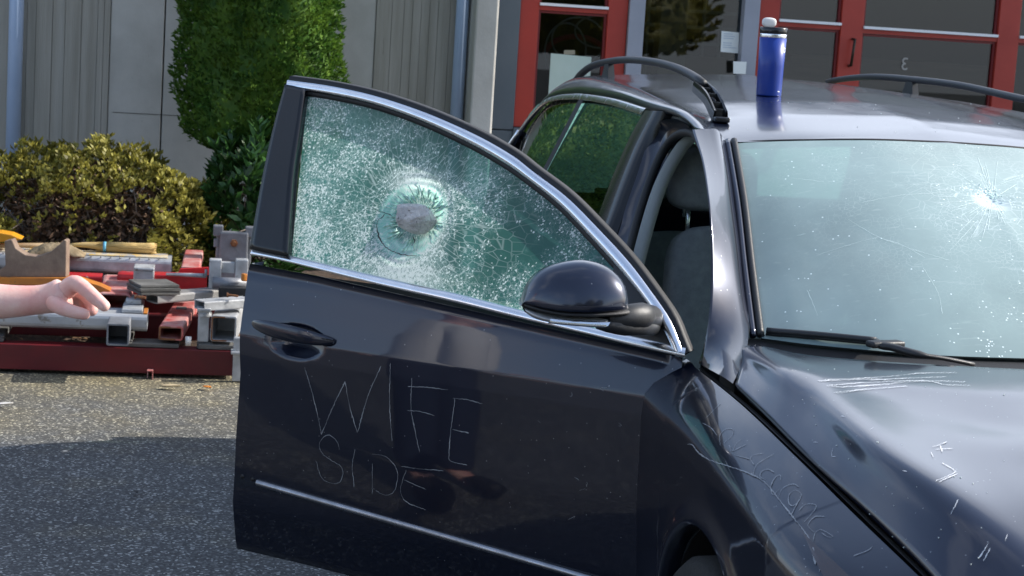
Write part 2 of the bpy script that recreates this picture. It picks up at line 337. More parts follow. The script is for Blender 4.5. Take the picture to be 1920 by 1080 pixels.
def crazed():
    m = bpy.data.materials.new('crazed_rear_glass'); m.use_nodes = True; nt = m.node_tree; n, l = nt.nodes, nt.links; n.clear()
    o = N(n, 'ShaderNodeOutputMaterial'); t = N(n, 'ShaderNodeTexCoord'); v = N(n, 'ShaderNodeTexVoronoi', inp={'Scale': 120}); l.new(t.outputs['Object'], v.inputs['Vector'])
    r = N(n, 'ShaderNodeMapRange', inp={'To Min': .45, 'To Max': .85}); sc = N(n, 'ShaderNodeSeparateColor'); l.new(v.outputs['Color'], sc.inputs[0]); l.new(sc.outputs[0], r.inputs[0])
    a = N(n, 'ShaderNodeBsdfTransparent', inp={'Color': (.5, .75, .65, 1)}); b = N(n, 'ShaderNodeBsdfTranslucent', inp={'Color': (.30, .60, .48, 1)}); x = N(n, 'ShaderNodeMixShader')
    l.new(r.outputs[0], x.inputs[0]); l.new(a.outputs[0], x.inputs[1]); l.new(b.outputs[0], x.inputs[2]); l.new(x.outputs[0], o.inputs[0]); return m
CRAZED = crazed()

def windscreen_mat(cx, cy, cz):
    m = bpy.data.materials.new('crazed_dusty_windshield'); m.use_nodes = True; nt = m.node_tree; n, l = nt.nodes, nt.links; n.clear()
    def rng_(x, a, b, c, d):
        k = N(n, 'ShaderNodeMapRange', inp={'From Min': a, 'From Max': b, 'To Min': c, 'To Max': d}); l.new(x, k.inputs[0]); return k.outputs[0]
    def M_(op, a, b, cl=False):
        k = N(n, 'ShaderNodeMath', operation=op, use_clamp=cl)
        for i, x in enumerate((a, b)):
            if isinstance(x, (int, float)): k.inputs[i].default_value = x
            else: l.new(x, k.inputs[i])
        return k.outputs[0]
    o = N(n, 'ShaderNodeOutputMaterial'); tc = N(n, 'ShaderNodeTexCoord'); sub = N(n, 'ShaderNodeVectorMath', operation='SUBTRACT'); l.new(tc.outputs['Object'], sub.inputs[0]); sub.inputs[1].default_value = (cx, cy, cz)
    ln = N(n, 'ShaderNodeVectorMath', operation='LENGTH'); l.new(sub.outputs[0], ln.inputs[0]); r = ln.outputs['Value']
    big = N(n, 'ShaderNodeTexNoise', inp={'Scale': 3.2, 'Detail': 5, 'Roughness': .6}); l.new(tc.outputs['Object'], big.inputs['Vector'])
    film = M_('ADD', rng_(big.outputs['Fac'], .3, .7, .60, .82), rng_(r, .02, .75, .25, .0), True)
    v1 = N(n, 'ShaderNodeTexVoronoi', inp={'Scale': 190}); l.new(tc.outputs['Object'], v1.inputs['Vector'])
    cl_ = N(n, 'ShaderNodeTexNoise', inp={'Scale': 11, 'Detail': 4}); l.new(tc.outputs['Object'], cl_.inputs['Vector'])
    c1 = N(n, 'ShaderNodeSeparateColor'); l.new(v1.outputs['Color'], c1.inputs[0])
    sp = N(n, 'ShaderNodeSeparateXYZ'); l.new(tc.outputs['Object'], sp.inputs[0])
    # white specks painted as sun glints low on the right, crumbs near the blow
    foot = M_('MULTIPLY', rng_(sp.outputs[2], 1.16, .98, 0, 1), rng_(sp.outputs[1], -.45, .1, .0, 1))
    thr = M_('MULTIPLY', M_('ADD', M_('ADD', M_('MULTIPLY', M_('MULTIPLY', foot, foot), .32), .010), rng_(r, .01, .10, .55, .0), True), rng_(cl_.outputs['Fac'], .42, .62, .1, 1.9))
    crumb_glint = M_('MULTIPLY', M_('LESS_THAN', c1.outputs[0], thr), M_('LESS_THAN', v1.outputs['Distance'], .38))
    e2 = N(n, 'ShaderNodeTexVoronoi', feature='DISTANCE_TO_EDGE', inp={'Scale': 26}); l.new(tc.outputs['Object'], e2.inputs['Vector'])
    e3 = N(n, 'ShaderNodeTexVoronoi', feature='DISTANCE_TO_EDGE', inp={'Scale': 75}); l.new(tc.outputs['Object'], e3.inputs['Vector'])
    crk = M_('ADD', M_('MULTIPLY', rng_(e2.outputs['Distance'], 0, .02, 1, 0), rng_(r, .02, .30, .6, 0)), M_('MULTIPLY', rng_(e3.outputs['Distance'], 0, .05, 1, 0), M_('MULTIPLY', rng_(r, .03, .60, .30, .0), rng_(cl_.outputs['Fac'], .4, .6, .1, 1.4))))
    mp = N(n, 'ShaderNodeMapping'); mp.inputs['Scale'].default_value = (60, 4, 60); l.new(tc.outputs['Object'], mp.inputs[0])
    hz = N(n, 'ShaderNodeTexNoise', inp={'Scale': 2, 'Detail': 4}); l.new(mp.outputs[0], hz.inputs['Vector'])
    hzl = M_('MULTIPLY', rng_(hz.outputs['Fac'], .64, .70, 0, .16), rng_(r, .1, .8, 1, .1))
    tr = N(n, 'ShaderNodeBsdfTransparent', inp={'Color': (.55, .72, .68, 1)})
    df = N(n, 'ShaderNodeBsdfDiffuse', inp={'Color': (.37, .48, .465, 1)})
    a = N(n, 'ShaderNodeMixShader'); l.new(film, a.inputs[0]); l.new(tr.outputs[0], a.inputs[1]); l.new(df.outputs[0], a.inputs[2])
    wd = N(n, 'ShaderNodeBsdfDiffuse', inp={'Color': (.85, .95, .95, 1)})
    b = N(n, 'ShaderNodeMixShader'); l.new(M_('ADD', M_('ADD', crumb_glint, rng_(r, .012, .055, .75, 0)), M_('ADD', crk, hzl), True), b.inputs[0]); l.new(a.outputs[0], b.inputs[1]); l.new(wd.outputs[0], b.inputs[2])
    bp = N(n, 'ShaderNodeBump', inp={'Strength': .25, 'Distance': .01}); l.new(big.outputs['Fac'], bp.inputs['Height'])
    g = N(n, 'ShaderNodeBsdfGlossy', inp={'Roughness': .06}); l.new(bp.outputs[0], g.inputs['Normal'])
    fr = schlick(n, l, .05); f2 = N(n, 'ShaderNodeMixShader'); l.new(M_('ADD', fr.outputs[0], .03, True), f2.inputs[0]); l.new(b.outputs[0], f2.inputs[1]); l.new(g.outputs[0], f2.inputs[2])
    l.new(f2.outputs[0], o.inputs[0]); return m

# ------------------------------------------------------------------ ground
def asphalt():
    m = mat('worn_asphalt', (.070, .072, .074), .85, var=(.095, .097, .098), vscale=1.3)
    nt = m.node_tree; n, l = nt.nodes, nt.links; p = n['Principled BSDF']; t = N(n, 'ShaderNodeTexCoord')
    base = [x for x in n if x.type == 'VALTORGB'][0].outputs[0]
    v = N(n, 'ShaderNodeTexVoronoi', inp={'Scale': 130}); l.new(t.outputs['Object'], v.inputs['Vector'])
    cc = N(n, 'ShaderNodeSeparateColor'); l.new(v.outputs['Color'], cc.inputs[0])
    ramp = N(n, 'ShaderNodeValToRGB'); e = ramp.color_ramp.elements; e[0].position = .0; e[0].color = (.45, .45, .45, 1); e[1].position = .7; e[1].color = (1, 1, 1, 1)
    x = e.new(.9); x.color = (1.9, 1.9, 1.85, 1); x = e.new(.965); x.color = (4.2, 4.2, 4.0, 1)
    l.new(cc.outputs[0], ramp.inputs[0]); q = N(n, 'ShaderNodeMix', data_type='RGBA', blend_type='MULTIPLY'); q.inputs[0].default_value = 1; l.new(base, q.inputs[6]); l.new(ramp.outputs[0], q.inputs[7])
    # mossy, gritty band by the flower bed
    sp = N(n, 'ShaderNodeSeparateXYZ'); l.new(t.outputs['Object'], sp.inputs[0])
    a = N(n, 'ShaderNodeTexNoise', inp={'Scale': 2.2, 'Detail': 7, 'Roughness': .65}); l.new(t.outputs['Object'], a.inputs['Vector'])
    r1 = N(n, 'ShaderNodeMapRange', inp={'From Min': -3.3, 'From Max': -4.9, 'To Min': -.1, 'To Max': .65}); l.new(sp.outputs[0], r1.inputs[0])
    r2 = N(n, 'ShaderNodeMapRange', inp={'From Min': .35, 'From Max': .65, 'To Min': -.25, 'To Max': .35}); l.new(a.outputs['Fac'], r2.inputs[0])
    s = N(n, 'ShaderNodeMath', operation='ADD', use_clamp=True); l.new(r1.outputs[0], s.inputs[0]); l.new(r2.outputs[0], s.inputs[1])
    q3 = N(n, 'ShaderNodeMix', data_type='RGBA', blend_type='MULTIPLY'); q3.inputs[7].default_value = (1.9, 1.55, .85, 1); l.new(q.outputs[2], q3.inputs[6]); l.new(s.outputs[0], q3.inputs[0])
    # dark patches
    a2 = N(n, 'ShaderNodeTexNoise', inp={'Scale': 5.5, 'Detail': 9, 'Roughness': .72}); l.new(t.outputs['Object'], a2.inputs['Vector'])
    r3 = N(n, 'ShaderNodeMapRange', inp={'From Min': .60, 'From Max': .68, 'To Min': 0, 'To Max': .7}); l.new(a2.outputs['Fac'], r3.inputs[0])
    q4 = N(n, 'ShaderNodeMix', data_type='RGBA'); q4.inputs[7].default_value = (.03, .03, .028, 1); l.new(r3.outputs[0], q4.inputs[0]); l.new(q3.outputs[2], q4.inputs[6])
    l.new(q4.outputs[2], p.inputs['Base Color'])
    b = N(n, 'ShaderNodeBump', inp={'Strength': .55, 'Distance': .006}); l.new(cc.outputs[1], b.inputs['Height']); l.new(b.outputs[0], p.inputs['Normal'])
    return m
g = MB().grid([[(x, y, 0) for y in np.linspace(-60, 60, 25)] for x in np.linspace(-60, 60, 25)], flip=True).build('ground', asphalt(), smooth=False)
tag(g, kind='structure')
SOIL = mat('bark_mulch', (.03, .02, .013), .95, var=(.09, .055, .035), vscale=40, vdet=8, bump=1., bscale=50, spots=(.22, .15, .09), sscale=70, spos=.62)
rows = []
for x in np.linspace(-5.35, -7.9, 26):
    rows.append([(x, y, max(.004, .20*(1-math.exp(-(-5.3-x)*1.3))+rnd.uniform(-.012, .012))) for y in np.linspace(-6, .4, 60)])
tag(MB().grid(rows).build('soil_bed', SOIL), kind='structure')

# ------------------------------------------------------------------ concrete wall, column, pipes
XW = -7.7
def wy(px, py=130, x=XW): return float(onx(px, py, x)[1])
CONC = mat('cast_concrete', (.46, .445, .40), .85, var=(.60, .58, .53), vscale=2.2, vdet=8, bump=.25, bscale=25, spots=(.09, .09, .085), sscale=38, spos=.70, swid=.03)
CONCB = mat('board_marked_concrete', (.32, .30, .25), .88, var=(.44, .415, .36), vscale=2.0, vdet=8, bump=.35, bscale=30, stretch=(1, 7, .35), spots=(.1, .095, .085), sscale=9, spos=.66)
wall = empty('concrete_wall', (XW, -2.2, 0), 'grey cast concrete wall with board-marked strips behind the hedge and shrubs', 'wall')
WTOP = 2.7
def plain(y0, y1, x, nm='smooth_panel'):
    return bevel(MB().bbox((x-.25, y0, 0), (x, y1, WTOP)).build(nm, CONC, wall, smooth=False), .004)
def boards(y0, y1, x):
    mb = MB(); y = y0; 
    while y < y1-.004:
        w = min(rnd.choice([.035, .05, .05, .07, .09]), y1-y); d = rnd.choice([0, .002, .004, .006])
        mb.bbox((x-.25, y+.0012, 0), (x-d, y+w-.0012, WTOP)); y += w
    mb.bbox((x-.26, y0, 0), (x-.02, y1, WTOP-.01))
    return mb.build('board_marked_panel', CONCB, wall, smooth=False)
boards(-7, wy(204), XW)
ya, yb, yc = wy(204), wy(306), wy(700)
plain(ya+.002, yb-.004, XW-.012); plain(yb+.004, wy(480), XW-.012)
plain(wy(480)+.006, yc, XW-.012)
boards(yc+.002, wy(890), XW)
MB().bbox((XW-.30, ya-.05, 0), (XW-.20, yc+.05, WTOP-.02)).build('wall_backing', CONC, wall, smooth=False)  # backing added to stop sun shining through the panel joints
# horizontal day joint, its groove shadow put in as a thin dark strip
MB().bbox((XW-.013, ya+.03, 1.0), (XW-.0095, wy(480), 1.003)).build('day_joint', mat('joint_shadow_line', (.07, .07, .066), .9), wall, smooth=False)
colm = MB().bbox((XW-.3, wy(886, 130, XW+.28), 0), (XW+.28, wy(929, 130, XW+.28), 3.0)).build('concrete_column', CONC, smooth=False)
bevel(colm, .012); tag(colm, 'pale square concrete column beside the red framed entrance', 'column')
PIPE = mat('pale_blue_pipe', (.42, .52, .68), .4, var=(.36, .46, .62), vscale=3)
for a, b, lb in ((13, 41, 'pale blue downpipe at the far left end of the concrete wall'), (850, 874, 'pale blue downpipe beside the concrete column')):
    y0, y1 = wy(a, 130, XW+.08), wy(b, 130, XW+.08); r = (y1-y0)/2; c = (y0+y1)/2
    root = empty('downpipe', (XW+.05, c, 0), lb, 'pipe', 'downpipes on the concrete wall')
    MB().tube([(XW+.05, c, .05), (XW+.05, c, 2.9)], r, 20).build('pipe', PIPE, root)
    for z in (.5, 2.3): MB().tube([(XW+.05, c, z), (XW+.05, c, z+.04)], r+.006, 20).build('bracket', ALU, root)
# ------------------------------------------------------------------ entrance building
XF = -8.0
def fy(px, py=60): return float(onx(px, py, XF)[1])
def fz(px, py): return float(onx(px, py, XF)[2])
RED = mat('red_painted_frame', (.36, .035, .022), .45, var=(.30, .028, .018), vscale=4, rvar=.08)
REDD = mat('dark_red_bead', (.16, .012, .014), .5)
GREYF = mat('lavender_grey_frame', (.28, .31, .38), .5, var=(.24, .27, .33), vscale=3)
CLAD = mat('slate_blue_cladding', (.075, .10, .125), .55, var=(.09, .115, .14), vscale=3)
SILL = mat('white_aluminium_sill', (.72, .75, .80), .35)
WOOD = mat('brown_wood_desk', (.16, .085, .045), .5, var=(.10, .05, .028), vscale=3, stretch=(1, 1, 12))
TAN = mat('tan_board', (.20, .165, .11), .7, var=(.15, .125, .085))
WHITE = mat('white_paper', (.75, .80, .80), .7, var=(.68, .74, .75), vscale=6)
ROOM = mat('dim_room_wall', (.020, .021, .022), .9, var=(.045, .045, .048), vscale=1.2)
bld = empty('entrance_building', (XF, 2.2, 0), 'slate blue entrance building with red framed glass doors behind the car', 'building')
ZB, ZT = .45, 3.12
def fbox(y0, y1, z0, z1, m, nm, x0=XF-.06, x1=XF+.03, bev=.004):
    return MB().bbox((x0, y0, z0), (x1, y1, z1), bev).build(nm, m, bld, smooth=False)
Y = dict(clad0=fy(931), r1a=fy(971), r1b=fy(1007), r2a=fy(1136), r2b=fy(1173), g1b=fy(1203), g2a=fy(1388), g2b=fy(1417), r3a=fy(1419), r3b=fy(1456), r4a=fy(1573), r4b=fy(1615), r5a=fy(1868), r5b=fy(1908))
fbox(wy(929, 130, XW+.28)-.3, Y['r1a'], fz(950, 242), ZT, CLAD, 'cladding', XF-.06, XF+.05)
fbox(wy(929, 130, XW+.28)-.3, Y['r1a'], 0, fz(950, 242)-.006, CLAD, 'cladding', XF-.06, XF+.045)
zr = fz(985, 238)
for a, b in (('r1a', 'r1b'), ('r2a', 'r2b'), ('r3a', 'r3b'), ('r4a', 'r4b'), ('r5a', 'r5b')):
    fbox(Y[a], Y[b], zr, 2.72, RED, 'door_stile')
fbox(fy(1174), Y['g1b'], zr, 2.74, GREYF, 'grey_mullion', XF-.08, XF+.06); fbox(Y['g2a'], Y['g2b'], zr, 2.74, GREYF, 'grey_mullion', XF-.08, XF+.06)
fbox(Y['r1a'], 9, 0, zr-.004, CLAD, 'plinth', XF-.3, XF+.06)
fbox(Y['r1a'], 9, 2.745, ZT, CLAD, 'fascia', XF-.3, XF+.10)
def midrail(ya, yb, z, nm='door'):
    MB().bbox((XF-.03, ya+.001, z-.006), (XF+.045, yb-.001, z+.010)).build('window_sill', SILL, bld, smooth=False)
    MB().bbox((XF-.03, ya+.001, z-.034), (XF+.024, yb-.001, z-.008)).build('cross_rail', RED, bld, smooth=False)
    MB().bbox((XF-.03, ya+.001, z-.050), (XF+.008, yb-.001, z-.036)).build('glazing_bead', REDD, bld, smooth=False)
midrail(Y['r1b'], Y['r2a'], fz(1075, 12)); midrail(Y['r3b'], Y['r4a'], fz(1515, 42)); midrail(Y['r4b'], Y['r5a'], fz(1742, 60)); midrail(Y['r5b'], 4.6, fz(1910, 70))
for a, b in (('r1b', 'r2a'), ('r3b', 'r4a'), ('r4b', 'r5a')):
    for yy, s in ((Y[a], 1), (Y[b], -1)):
        fbox(min(yy, yy+s*.016)+.001, max(yy, yy+s*.016)-.001, zr, 2.72, REDD, 'glazing_bead', XF-.05, XF+.006, .002)
for a, b in ((Y['r1b'], Y['r2a']), (Y['g1b'], Y['g2a']), (Y['r3b'], Y['r4a']), (Y['r4b'], Y['r5a']), (Y['r5b'], 4.6), (4.72, 6.4), (6.5, 8.9)):
    MB().bbox((XF-.02, a, zr), (XF-.012, b, 2.73)).build('window_pane', PANE, bld, smooth=False)
fbox(4.6, 4.72, zr, 2.72, RED, 'door_stile'); fbox(6.4, 6.5, zr, 2.72, RED, 'door_stile')
# pull handle
y, z0, z1 = fy(1592, 97), fz(1589, 129), fz(1596, 67)
MB().tube([(XF+.03, y-.004, z0+.02), (XF+.075, y-.006, z0+.022), (XF+.08, y-.002, (z0+z1)/2), (XF+.075, y+.006, z1-.022), (XF+.03, y+.004, z1-.02)], .009, 10).build('pull_handle', mat('dark_bronze', (.03, .025, .02), .35, .6), bld)
# reversed 3 decal
fc = bpy.data.curves.new('numeral', 'FONT'); fc.body = '3'; fc.size = .11; fc.extrude = .001; fc.align_x = 'CENTER'; fc.align_y = 'CENTER'
fo = bpy.data.objects.new('tmp', fc); col.objects.link(fo); dg = bpy.context.evaluated_depsgraph_get(); me = bpy.data.meshes.new_from_object(fo.evaluated_get(dg)); bpy.data.objects.remove(fo)
me.materials.append(mat('grey_decal', (.30, .30, .29), .7)); do = bpy.data.objects.new('numeral_decal', me); col.objects.link(do)
p = onx(1696, 121, XF-.008)
me.transform(Matrix.Translation(p-np.array([XF, 2.2, 0])) @ Matrix(((0, 0, 1, 0), (-1, 0, 0, 0), (0, 1, 0, 0), (0, 0, 0, 1)))); do.parent = bld
# room behind the glass
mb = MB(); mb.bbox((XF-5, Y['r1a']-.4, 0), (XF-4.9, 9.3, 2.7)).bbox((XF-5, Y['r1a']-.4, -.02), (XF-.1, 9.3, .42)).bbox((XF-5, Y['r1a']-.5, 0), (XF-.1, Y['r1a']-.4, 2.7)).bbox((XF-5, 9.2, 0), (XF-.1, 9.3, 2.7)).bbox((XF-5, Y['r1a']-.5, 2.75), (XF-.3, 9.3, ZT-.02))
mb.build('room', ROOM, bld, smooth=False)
p0, p1 = onx(1232, 130, XF-.35), onx(1283, 130, XF-.35)
fbox(float(p0[1]), float(p1[1]), .4, 2.7, TAN, 'room_post', XF-.5, XF-.35)
fbox(float(onx(1284, 120, XF-.8)[1]), float(onx(1500, 120, XF-.8)[1])+.2, .4, float(onx(1330, 107, XF-.8)[2]), WOOD, 'reception_desk', XF-1.3, XF-.8)
fbox(float(onx(1480, 140, XF-1)[1]), float(onx(1850, 140, XF-1)[1]), .4, float(onx(1600, 108, XF-1)[2]), WOOD, 'reception_desk', XF-1.5, XF-1)
RAILM = mat('room_partition_bar', (.20, .21, .19), .6)
mb = MB()
for py in (15, 45, 75):
    q0 = onx(1207, py, XF-1.5); q1 = onx(1395, py+10, XF-1.5); mb.bbox((XF-1.53, q0[1]-.1, q0[2]-.012), (XF-1.5, q1[1]+.1, q0[2]+.012))
for px in (1215, 1232, 1320, 1352): q0 = onx(px, 50, XF-1.5); mb.bbox((XF-1.53, q0[1]-.010, .5), (XF-1.501, q0[1]+.010, 2.7))
mb.build('partition', RAILM, bld, smooth=False)
# pale curved lines and a red arc behind the left door glass
mb = MB()
for cx_, cy_, rx, rz_ in ((1085, 75, .17, .14), (1060, 95, .13, .17), (1125, 60, .16, .10)):
    c0 = onx(cx_, cy_, XF-.3); mb.tube([(XF-.3, c0[1]+rx*math.cos(t), c0[2]+rz_*math.sin(t)) for t in np.linspace(0, 2*PI, 40)], .006, 6, False)
mb.build('curved_line', mat('pale_line', (.30, .30, .32), .5), bld)
c0 = onx(1080, 108, XF-.34)
MB().tube([(XF-.34, c0[1]+.20*math.cos(t), c0[2]+.13*math.sin(t)) for t in np.linspace(.1, PI-.1, 30)], .018, 8).build('red_garland', mat('crimson_ribbon', (.30, .01, .04), .6), bld)
# papers on the glass
def notice(pts, lb, m=WHITE, x=XF+.004, lines=0, t=.002):
    P = [onx(a, b, x) for a, b in pts]; vs = list(P)+[q-np.array([t, 0, 0]) for q in P]
    root = mesh('paper_notice', vs, [(0, 1, 2, 3), (7, 6, 5, 4), (0, 4, 5, 1), (1, 5, 6, 2), (2, 6, 7, 3), (3, 7, 4, 0)], m, smooth=False)
    tag(root, lb, 'notice')
    if lines:
        mb = MB()
        for i in range(lines):
            f = .12+.76*i/lines; a = P[0]+(P[3]-P[0])*f; b = P[1]+(P[2]-P[1])*f; e0, e1 = a+(b-a)*.12, a+(b-a)*rnd.uniform(.6, .88)
            if i == lines//2: continue
            mb.bbox((x+.0008, e0[1], e0[2]-.0022), (x+.0016, e1[1], e0[2]+.0022))
        mb.build('faint_print', mat('faint_grey_print', (.42, .50, .60), .8), root, smooth=False)
    return root
PALEG = mat('pale_green_sheet', (.46, .58, .54), .6, var=(.42, .54, .50))
notice([(1033, 100), (1109, 107), (1103, 200), (1027, 196)], 'large pale green sheet taped inside the left red framed door', PALEG, XF-.006)
notice([(1058, 94), (1078, 94), (1078, 102), (1057, 102)], 'small beige label above the pale green sheet on the left door', mat('beige_label', (.26, .25, .19), .7), XF-.006)
notice([(1353, 58), (1386, 61), (1384, 100), (1351, 97)], 'white printed notice on the grey framed window', WHITE, XF-.004, 7)
notice([(1375, 115), (1400, 116), (1398, 139), (1375, 138)], 'small blank white card low on the grey mullion beside the blue mug', WHITE, XF+.066)

# ------------------------------------------------------------------ foliage
def leafmat(name, a, b, trans=.35, rough=.5):
    m = mat(name, a, rough, 0, .3, var=b, vscale=9, vdet=3)
    nt = m.node_tree; n, l = nt.nodes, nt.links; p = n['Principled BSDF']; o = [x for x in n if x.type == 'OUTPUT_MATERIAL'][0]
    base = p.inputs['Base Color'].links[0].from_socket
    geo = N(n, 'ShaderNodeNewGeometry'); hv = N(n, 'ShaderNodeHueSaturation'); l.new(base, hv.inputs['Color'])
    mr = N(n, 'ShaderNodeMapRange', inp={'To Min': .55, 'To Max': 1.5}); l.new(geo.outputs['Random Per Island'], mr.inputs[0]); l.new(mr.outputs[0], hv.inputs['Value'])
    l.new(hv.outputs[0], p.inputs['Base Color'])
    t = N(n, 'ShaderNodeBsdfTranslucent'); l.new(hv.outputs[0], t.inputs['Color']); q = N(n, 'ShaderNodeMixShader', inp={0: trans}); l.new(p.outputs[0], q.inputs[1]); l.new(t.outputs[0], q.inputs[2]); l.new(q.outputs[0], o.inputs[0])
    return m
def leaves(P, D, L, W, nrm=None, fold=.25):
    """leaf blades: pointed 4-corner leaves, position P, direction D, length L, width W"""
    n = len(P); D = D/np.linalg.norm(D, axis=1)[:, None]
    r = rng.normal(size=(n, 3)) if nrm is None else nrm+rng.normal(size=(n, 3))*.5
    S = np.cross(D, r); S /= np.linalg.norm(S, axis=1)[:, None]; U = np.cross(S, D)
    L = np.asarray(L)[:, None]; W = np.asarray(W)[:, None]
    a = P; b = P+D*L*.5+S*W*.5+U*W*fold; c = P+D*L; d = P+D*L*.5-S*W*.5+U*W*fold
    V = np.stack([a, b, c, d], 1).reshape(-1, 3); F = np.arange(4*n).reshape(-1, 4)
    return V, F
def fastmesh(name, V, F, m, parent=None):
    me = bpy.data.meshes.new(name); me.vertices.add(len(V)); me.vertices.foreach_set('co', V.astype(np.float32).ravel())
    k = F.shape[1]; me.loops.add(F.size); me.polygons.add(len(F)); me.loops.foreach_set('vertex_index', F.astype(np.int32).ravel())
    me.polygons.foreach_set('loop_start', np.arange(0, F.size, k, dtype=np.int32)); me.polygons.foreach_set('loop_total', np.full(len(F), k, dtype=np.int32))
    me.update(calc_edges=True); me.validate(); me.materials.append(m); o = bpy.data.objects.new(name, me); col.objects.link(o)
    if parent: o.parent = parent; me.transform(Matrix.Translation(-parent.location))
    return o
BARK = mat('grey_brown_bark', (.10, .075, .06), .85, var=(.20, .16, .13), vscale=14, bump=.5, bscale=60)
def lump(th, z, s=0):
    return .10*math.sin(3*th+z*4+s)+.07*math.sin(5*th-z*9+1.3+s)+.05*math.sin(9*th+z*17+s)
def hedge_tree(name, c, R, z0, z1, n, label, m, size=(.03, .012)):
    root = empty(name, (c[0], c[1], 0), label, 'tree')
    MB().tube([(c[0], c[1], 0), (c[0]+.01, c[1]+.02, z0+.2), (c[0], c[1], z1*.8)], [.07, .055, .03], 10).build('trunk', BARK, root)
    def rad(z, th):
        t = (z-z0)/(z1-z0); base = R*min(1, (max(0, t)/.055)**.42)*min(1, max(0, (1-t)/.45)**.5)
        return base*(1+lump(th, z)*.8)
    P = []; D = []
    for i in range(n):
        z = z0+(z1-z0)*rnd.random()**.9; th = rnd.uniform(-PI, PI)
        r = rad(z, th)*(1-abs(rnd.gauss(0, .10)))+.015*rnd.random()
        P.append((c[0]+r*math.cos(th), c[1]+r*math.sin(th), z)); D.append((math.cos(th)*.8+rnd.gauss(0, .35), math.sin(th)*.8+rnd.gauss(0, .35), .75+rnd.gauss(0, .4)))
    P, D = np.array(P), np.array(D)
    # each sprig: 3 blades
    k = 3; P = np.repeat(P, k, 0); D = np.repeat(D, k, 0)+rng.normal(size=(len(P), 3))*.35
    V, F = leaves(P, D, size[0]*rng.uniform(.6, 1.4, len(P)), size[1]*rng.uniform(.7, 1.3, len(P)))
    rows = [[(c[0]+rad(z, th)*.84*math.cos(th), c[1]+rad(z, th)*.84*math.sin(th), z) for th in np.linspace(-PI, PI, 33)] for z in np.linspace(z0+.03, z1-.1, 30)]  # inner shell added to block light through the crown
    a = np.array(rows); h, w = a.shape[:2]; b = len(V)
    F2 = np.array([[b+i*w+j, b+i*w+j+1, b+(i+1)*w+j+1, b+(i+1)*w+j] for i in range(h-1) for j in range(w-1)])
    fastmesh('crown', np.vstack([V, a.reshape(-1, 3)]), np.vstack([F, F2]), m, root)
    return root
tl, trr = onx(326, 150, -7.0), onx(648, 150, -7.0); ty = (tl[1]+trr[1])/2
hedge_tree('conifer', (-7.0, ty), (trr[1]-tl[1])/2*.91, float(onx(400, 292, -7.0)[2]), 3.3, 26000, 'dense clipped evergreen conifer column before the concrete wall', leafmat('yew_green', (.035, .10, .016), (.12, .21, .028)))
def shrub(name, label, boxc, rx, ry, rz, n, size, m, twigs=20, bare=None, rosette=5, zbase=.15):
    cx, cy, cz = boxc; root = empty(name, (cx, cy, 0), label, 'shrub')
    mb = MB(); tips = []
    for i in range(twigs):
        th = rnd.uniform(0, 2*PI); e = Vector((cx+rx*.85*math.cos(th)*rnd.random()**.5, cy+ry*.95*math.sin(th)*rnd.random()**.5, cz+rz*rnd.uniform(-.1, .75)))
        s = Vector((cx+rnd.uniform(-.3, .3)*rx, cy+rnd.uniform(-.6, .6)*ry, zbase)); p = [s]
        for t in (.3, .55, .8): p.append(s.lerp(e, t)+Vector((rnd.gauss(0, .05), rnd.gauss(0, .06), rnd.gauss(0, .04))))
        p.append(e); r0 = rnd.uniform(.007, .014); q = crv([tuple(v) for v in p], 12)
        mb.tube(q, list(np.linspace(r0, r0*.25, 12)), 6)
        for k in range(4):
            a = Vector(q[rnd.randrange(4, 11)]); b = a+Vector((rnd.gauss(0, .10), rnd.gauss(0, .12), rnd.uniform(0, .14))); mid = a.lerp(b, .5)+Vector((rnd.gauss(0, .02),)*3)
            mb.tube([a, mid, b], [r0*.4, r0*.3, r0*.15], 5); tips.append(b)
    mb.build('branches', BARK, root)
    P = []; D = []; Nn = []
    while len(P) < n:
        v = Vector((rnd.gauss(0, 1), rnd.gauss(0, 1), rnd.gauss(0, 1))).normalized()
        if v.z < -.75: continue
        lm = 1+.11*math.sin(v.y*9+v.x*4)+.08*math.sin(v.y*21+v.z*13)+.05*math.sin(v.x*31)
        r = lm*(1-abs(rnd.gauss(0, .09))); p = Vector((cx+v.x*rx*r, cy+v.y*ry*r, cz+v.z*rz*r))
        if p.z < zbase+.02: continue
        if bare and bare(p, v): continue
        for k in range(rosette):
            P.append(p+Vector((rnd.gauss(0, .006),)*3)); w = 2*PI*k/rosette+rnd.random()
            d = v*.6+Vector((math.cos(w)*.7, math.sin(w)*.7, .45+rnd.gauss(0, .2))); D.append(d); Nn.append(v)
    P, D, Nn = np.array(P), np.array(D), np.array(Nn)
    V, F = leaves(P, D, size[0]*rng.uniform(.6, 1.3, len(P)), size[1]*rng.uniform(.7, 1.2, len(P)), Nn*2)
    fastmesh('foliage', V, F, m, root)
    if bare:
        k = 5200; v = rng.normal(size=(k, 3)); v /= np.linalg.norm(v, axis=1)[:, None]; q = v*rng.uniform(.15, .80, k)[:, None]**.6*np.array([rx, ry, rz])+np.array([cx, cy, cz]); q = q[q[:, 2] > zbase]  # brown leaves added to make the open inside of the shrub darker
        V, F = leaves(q, rng.normal(size=(len(q), 3)), rng.uniform(.02, .05, len(q)), rng.uniform(.012, .028, len(q))); fastmesh('dark_inner_leaves', V, F, bpy.data.materials['brown_inner_leaf'], root)
    return root
mat('brown_inner_leaf', (.07, .035, .02), .8, var=(.17, .10, .055), vscale=20)
AZ = leafmat('azalea_olive', (.16, .145, .028), (.34, .31, .06)); RH = leafmat('rhododendron_green', (.02, .06, .014), (.05, .12, .03), .2, .3)
a0, a1 = onx(-60, 300, -6.35), onx(405, 300, -6.35)
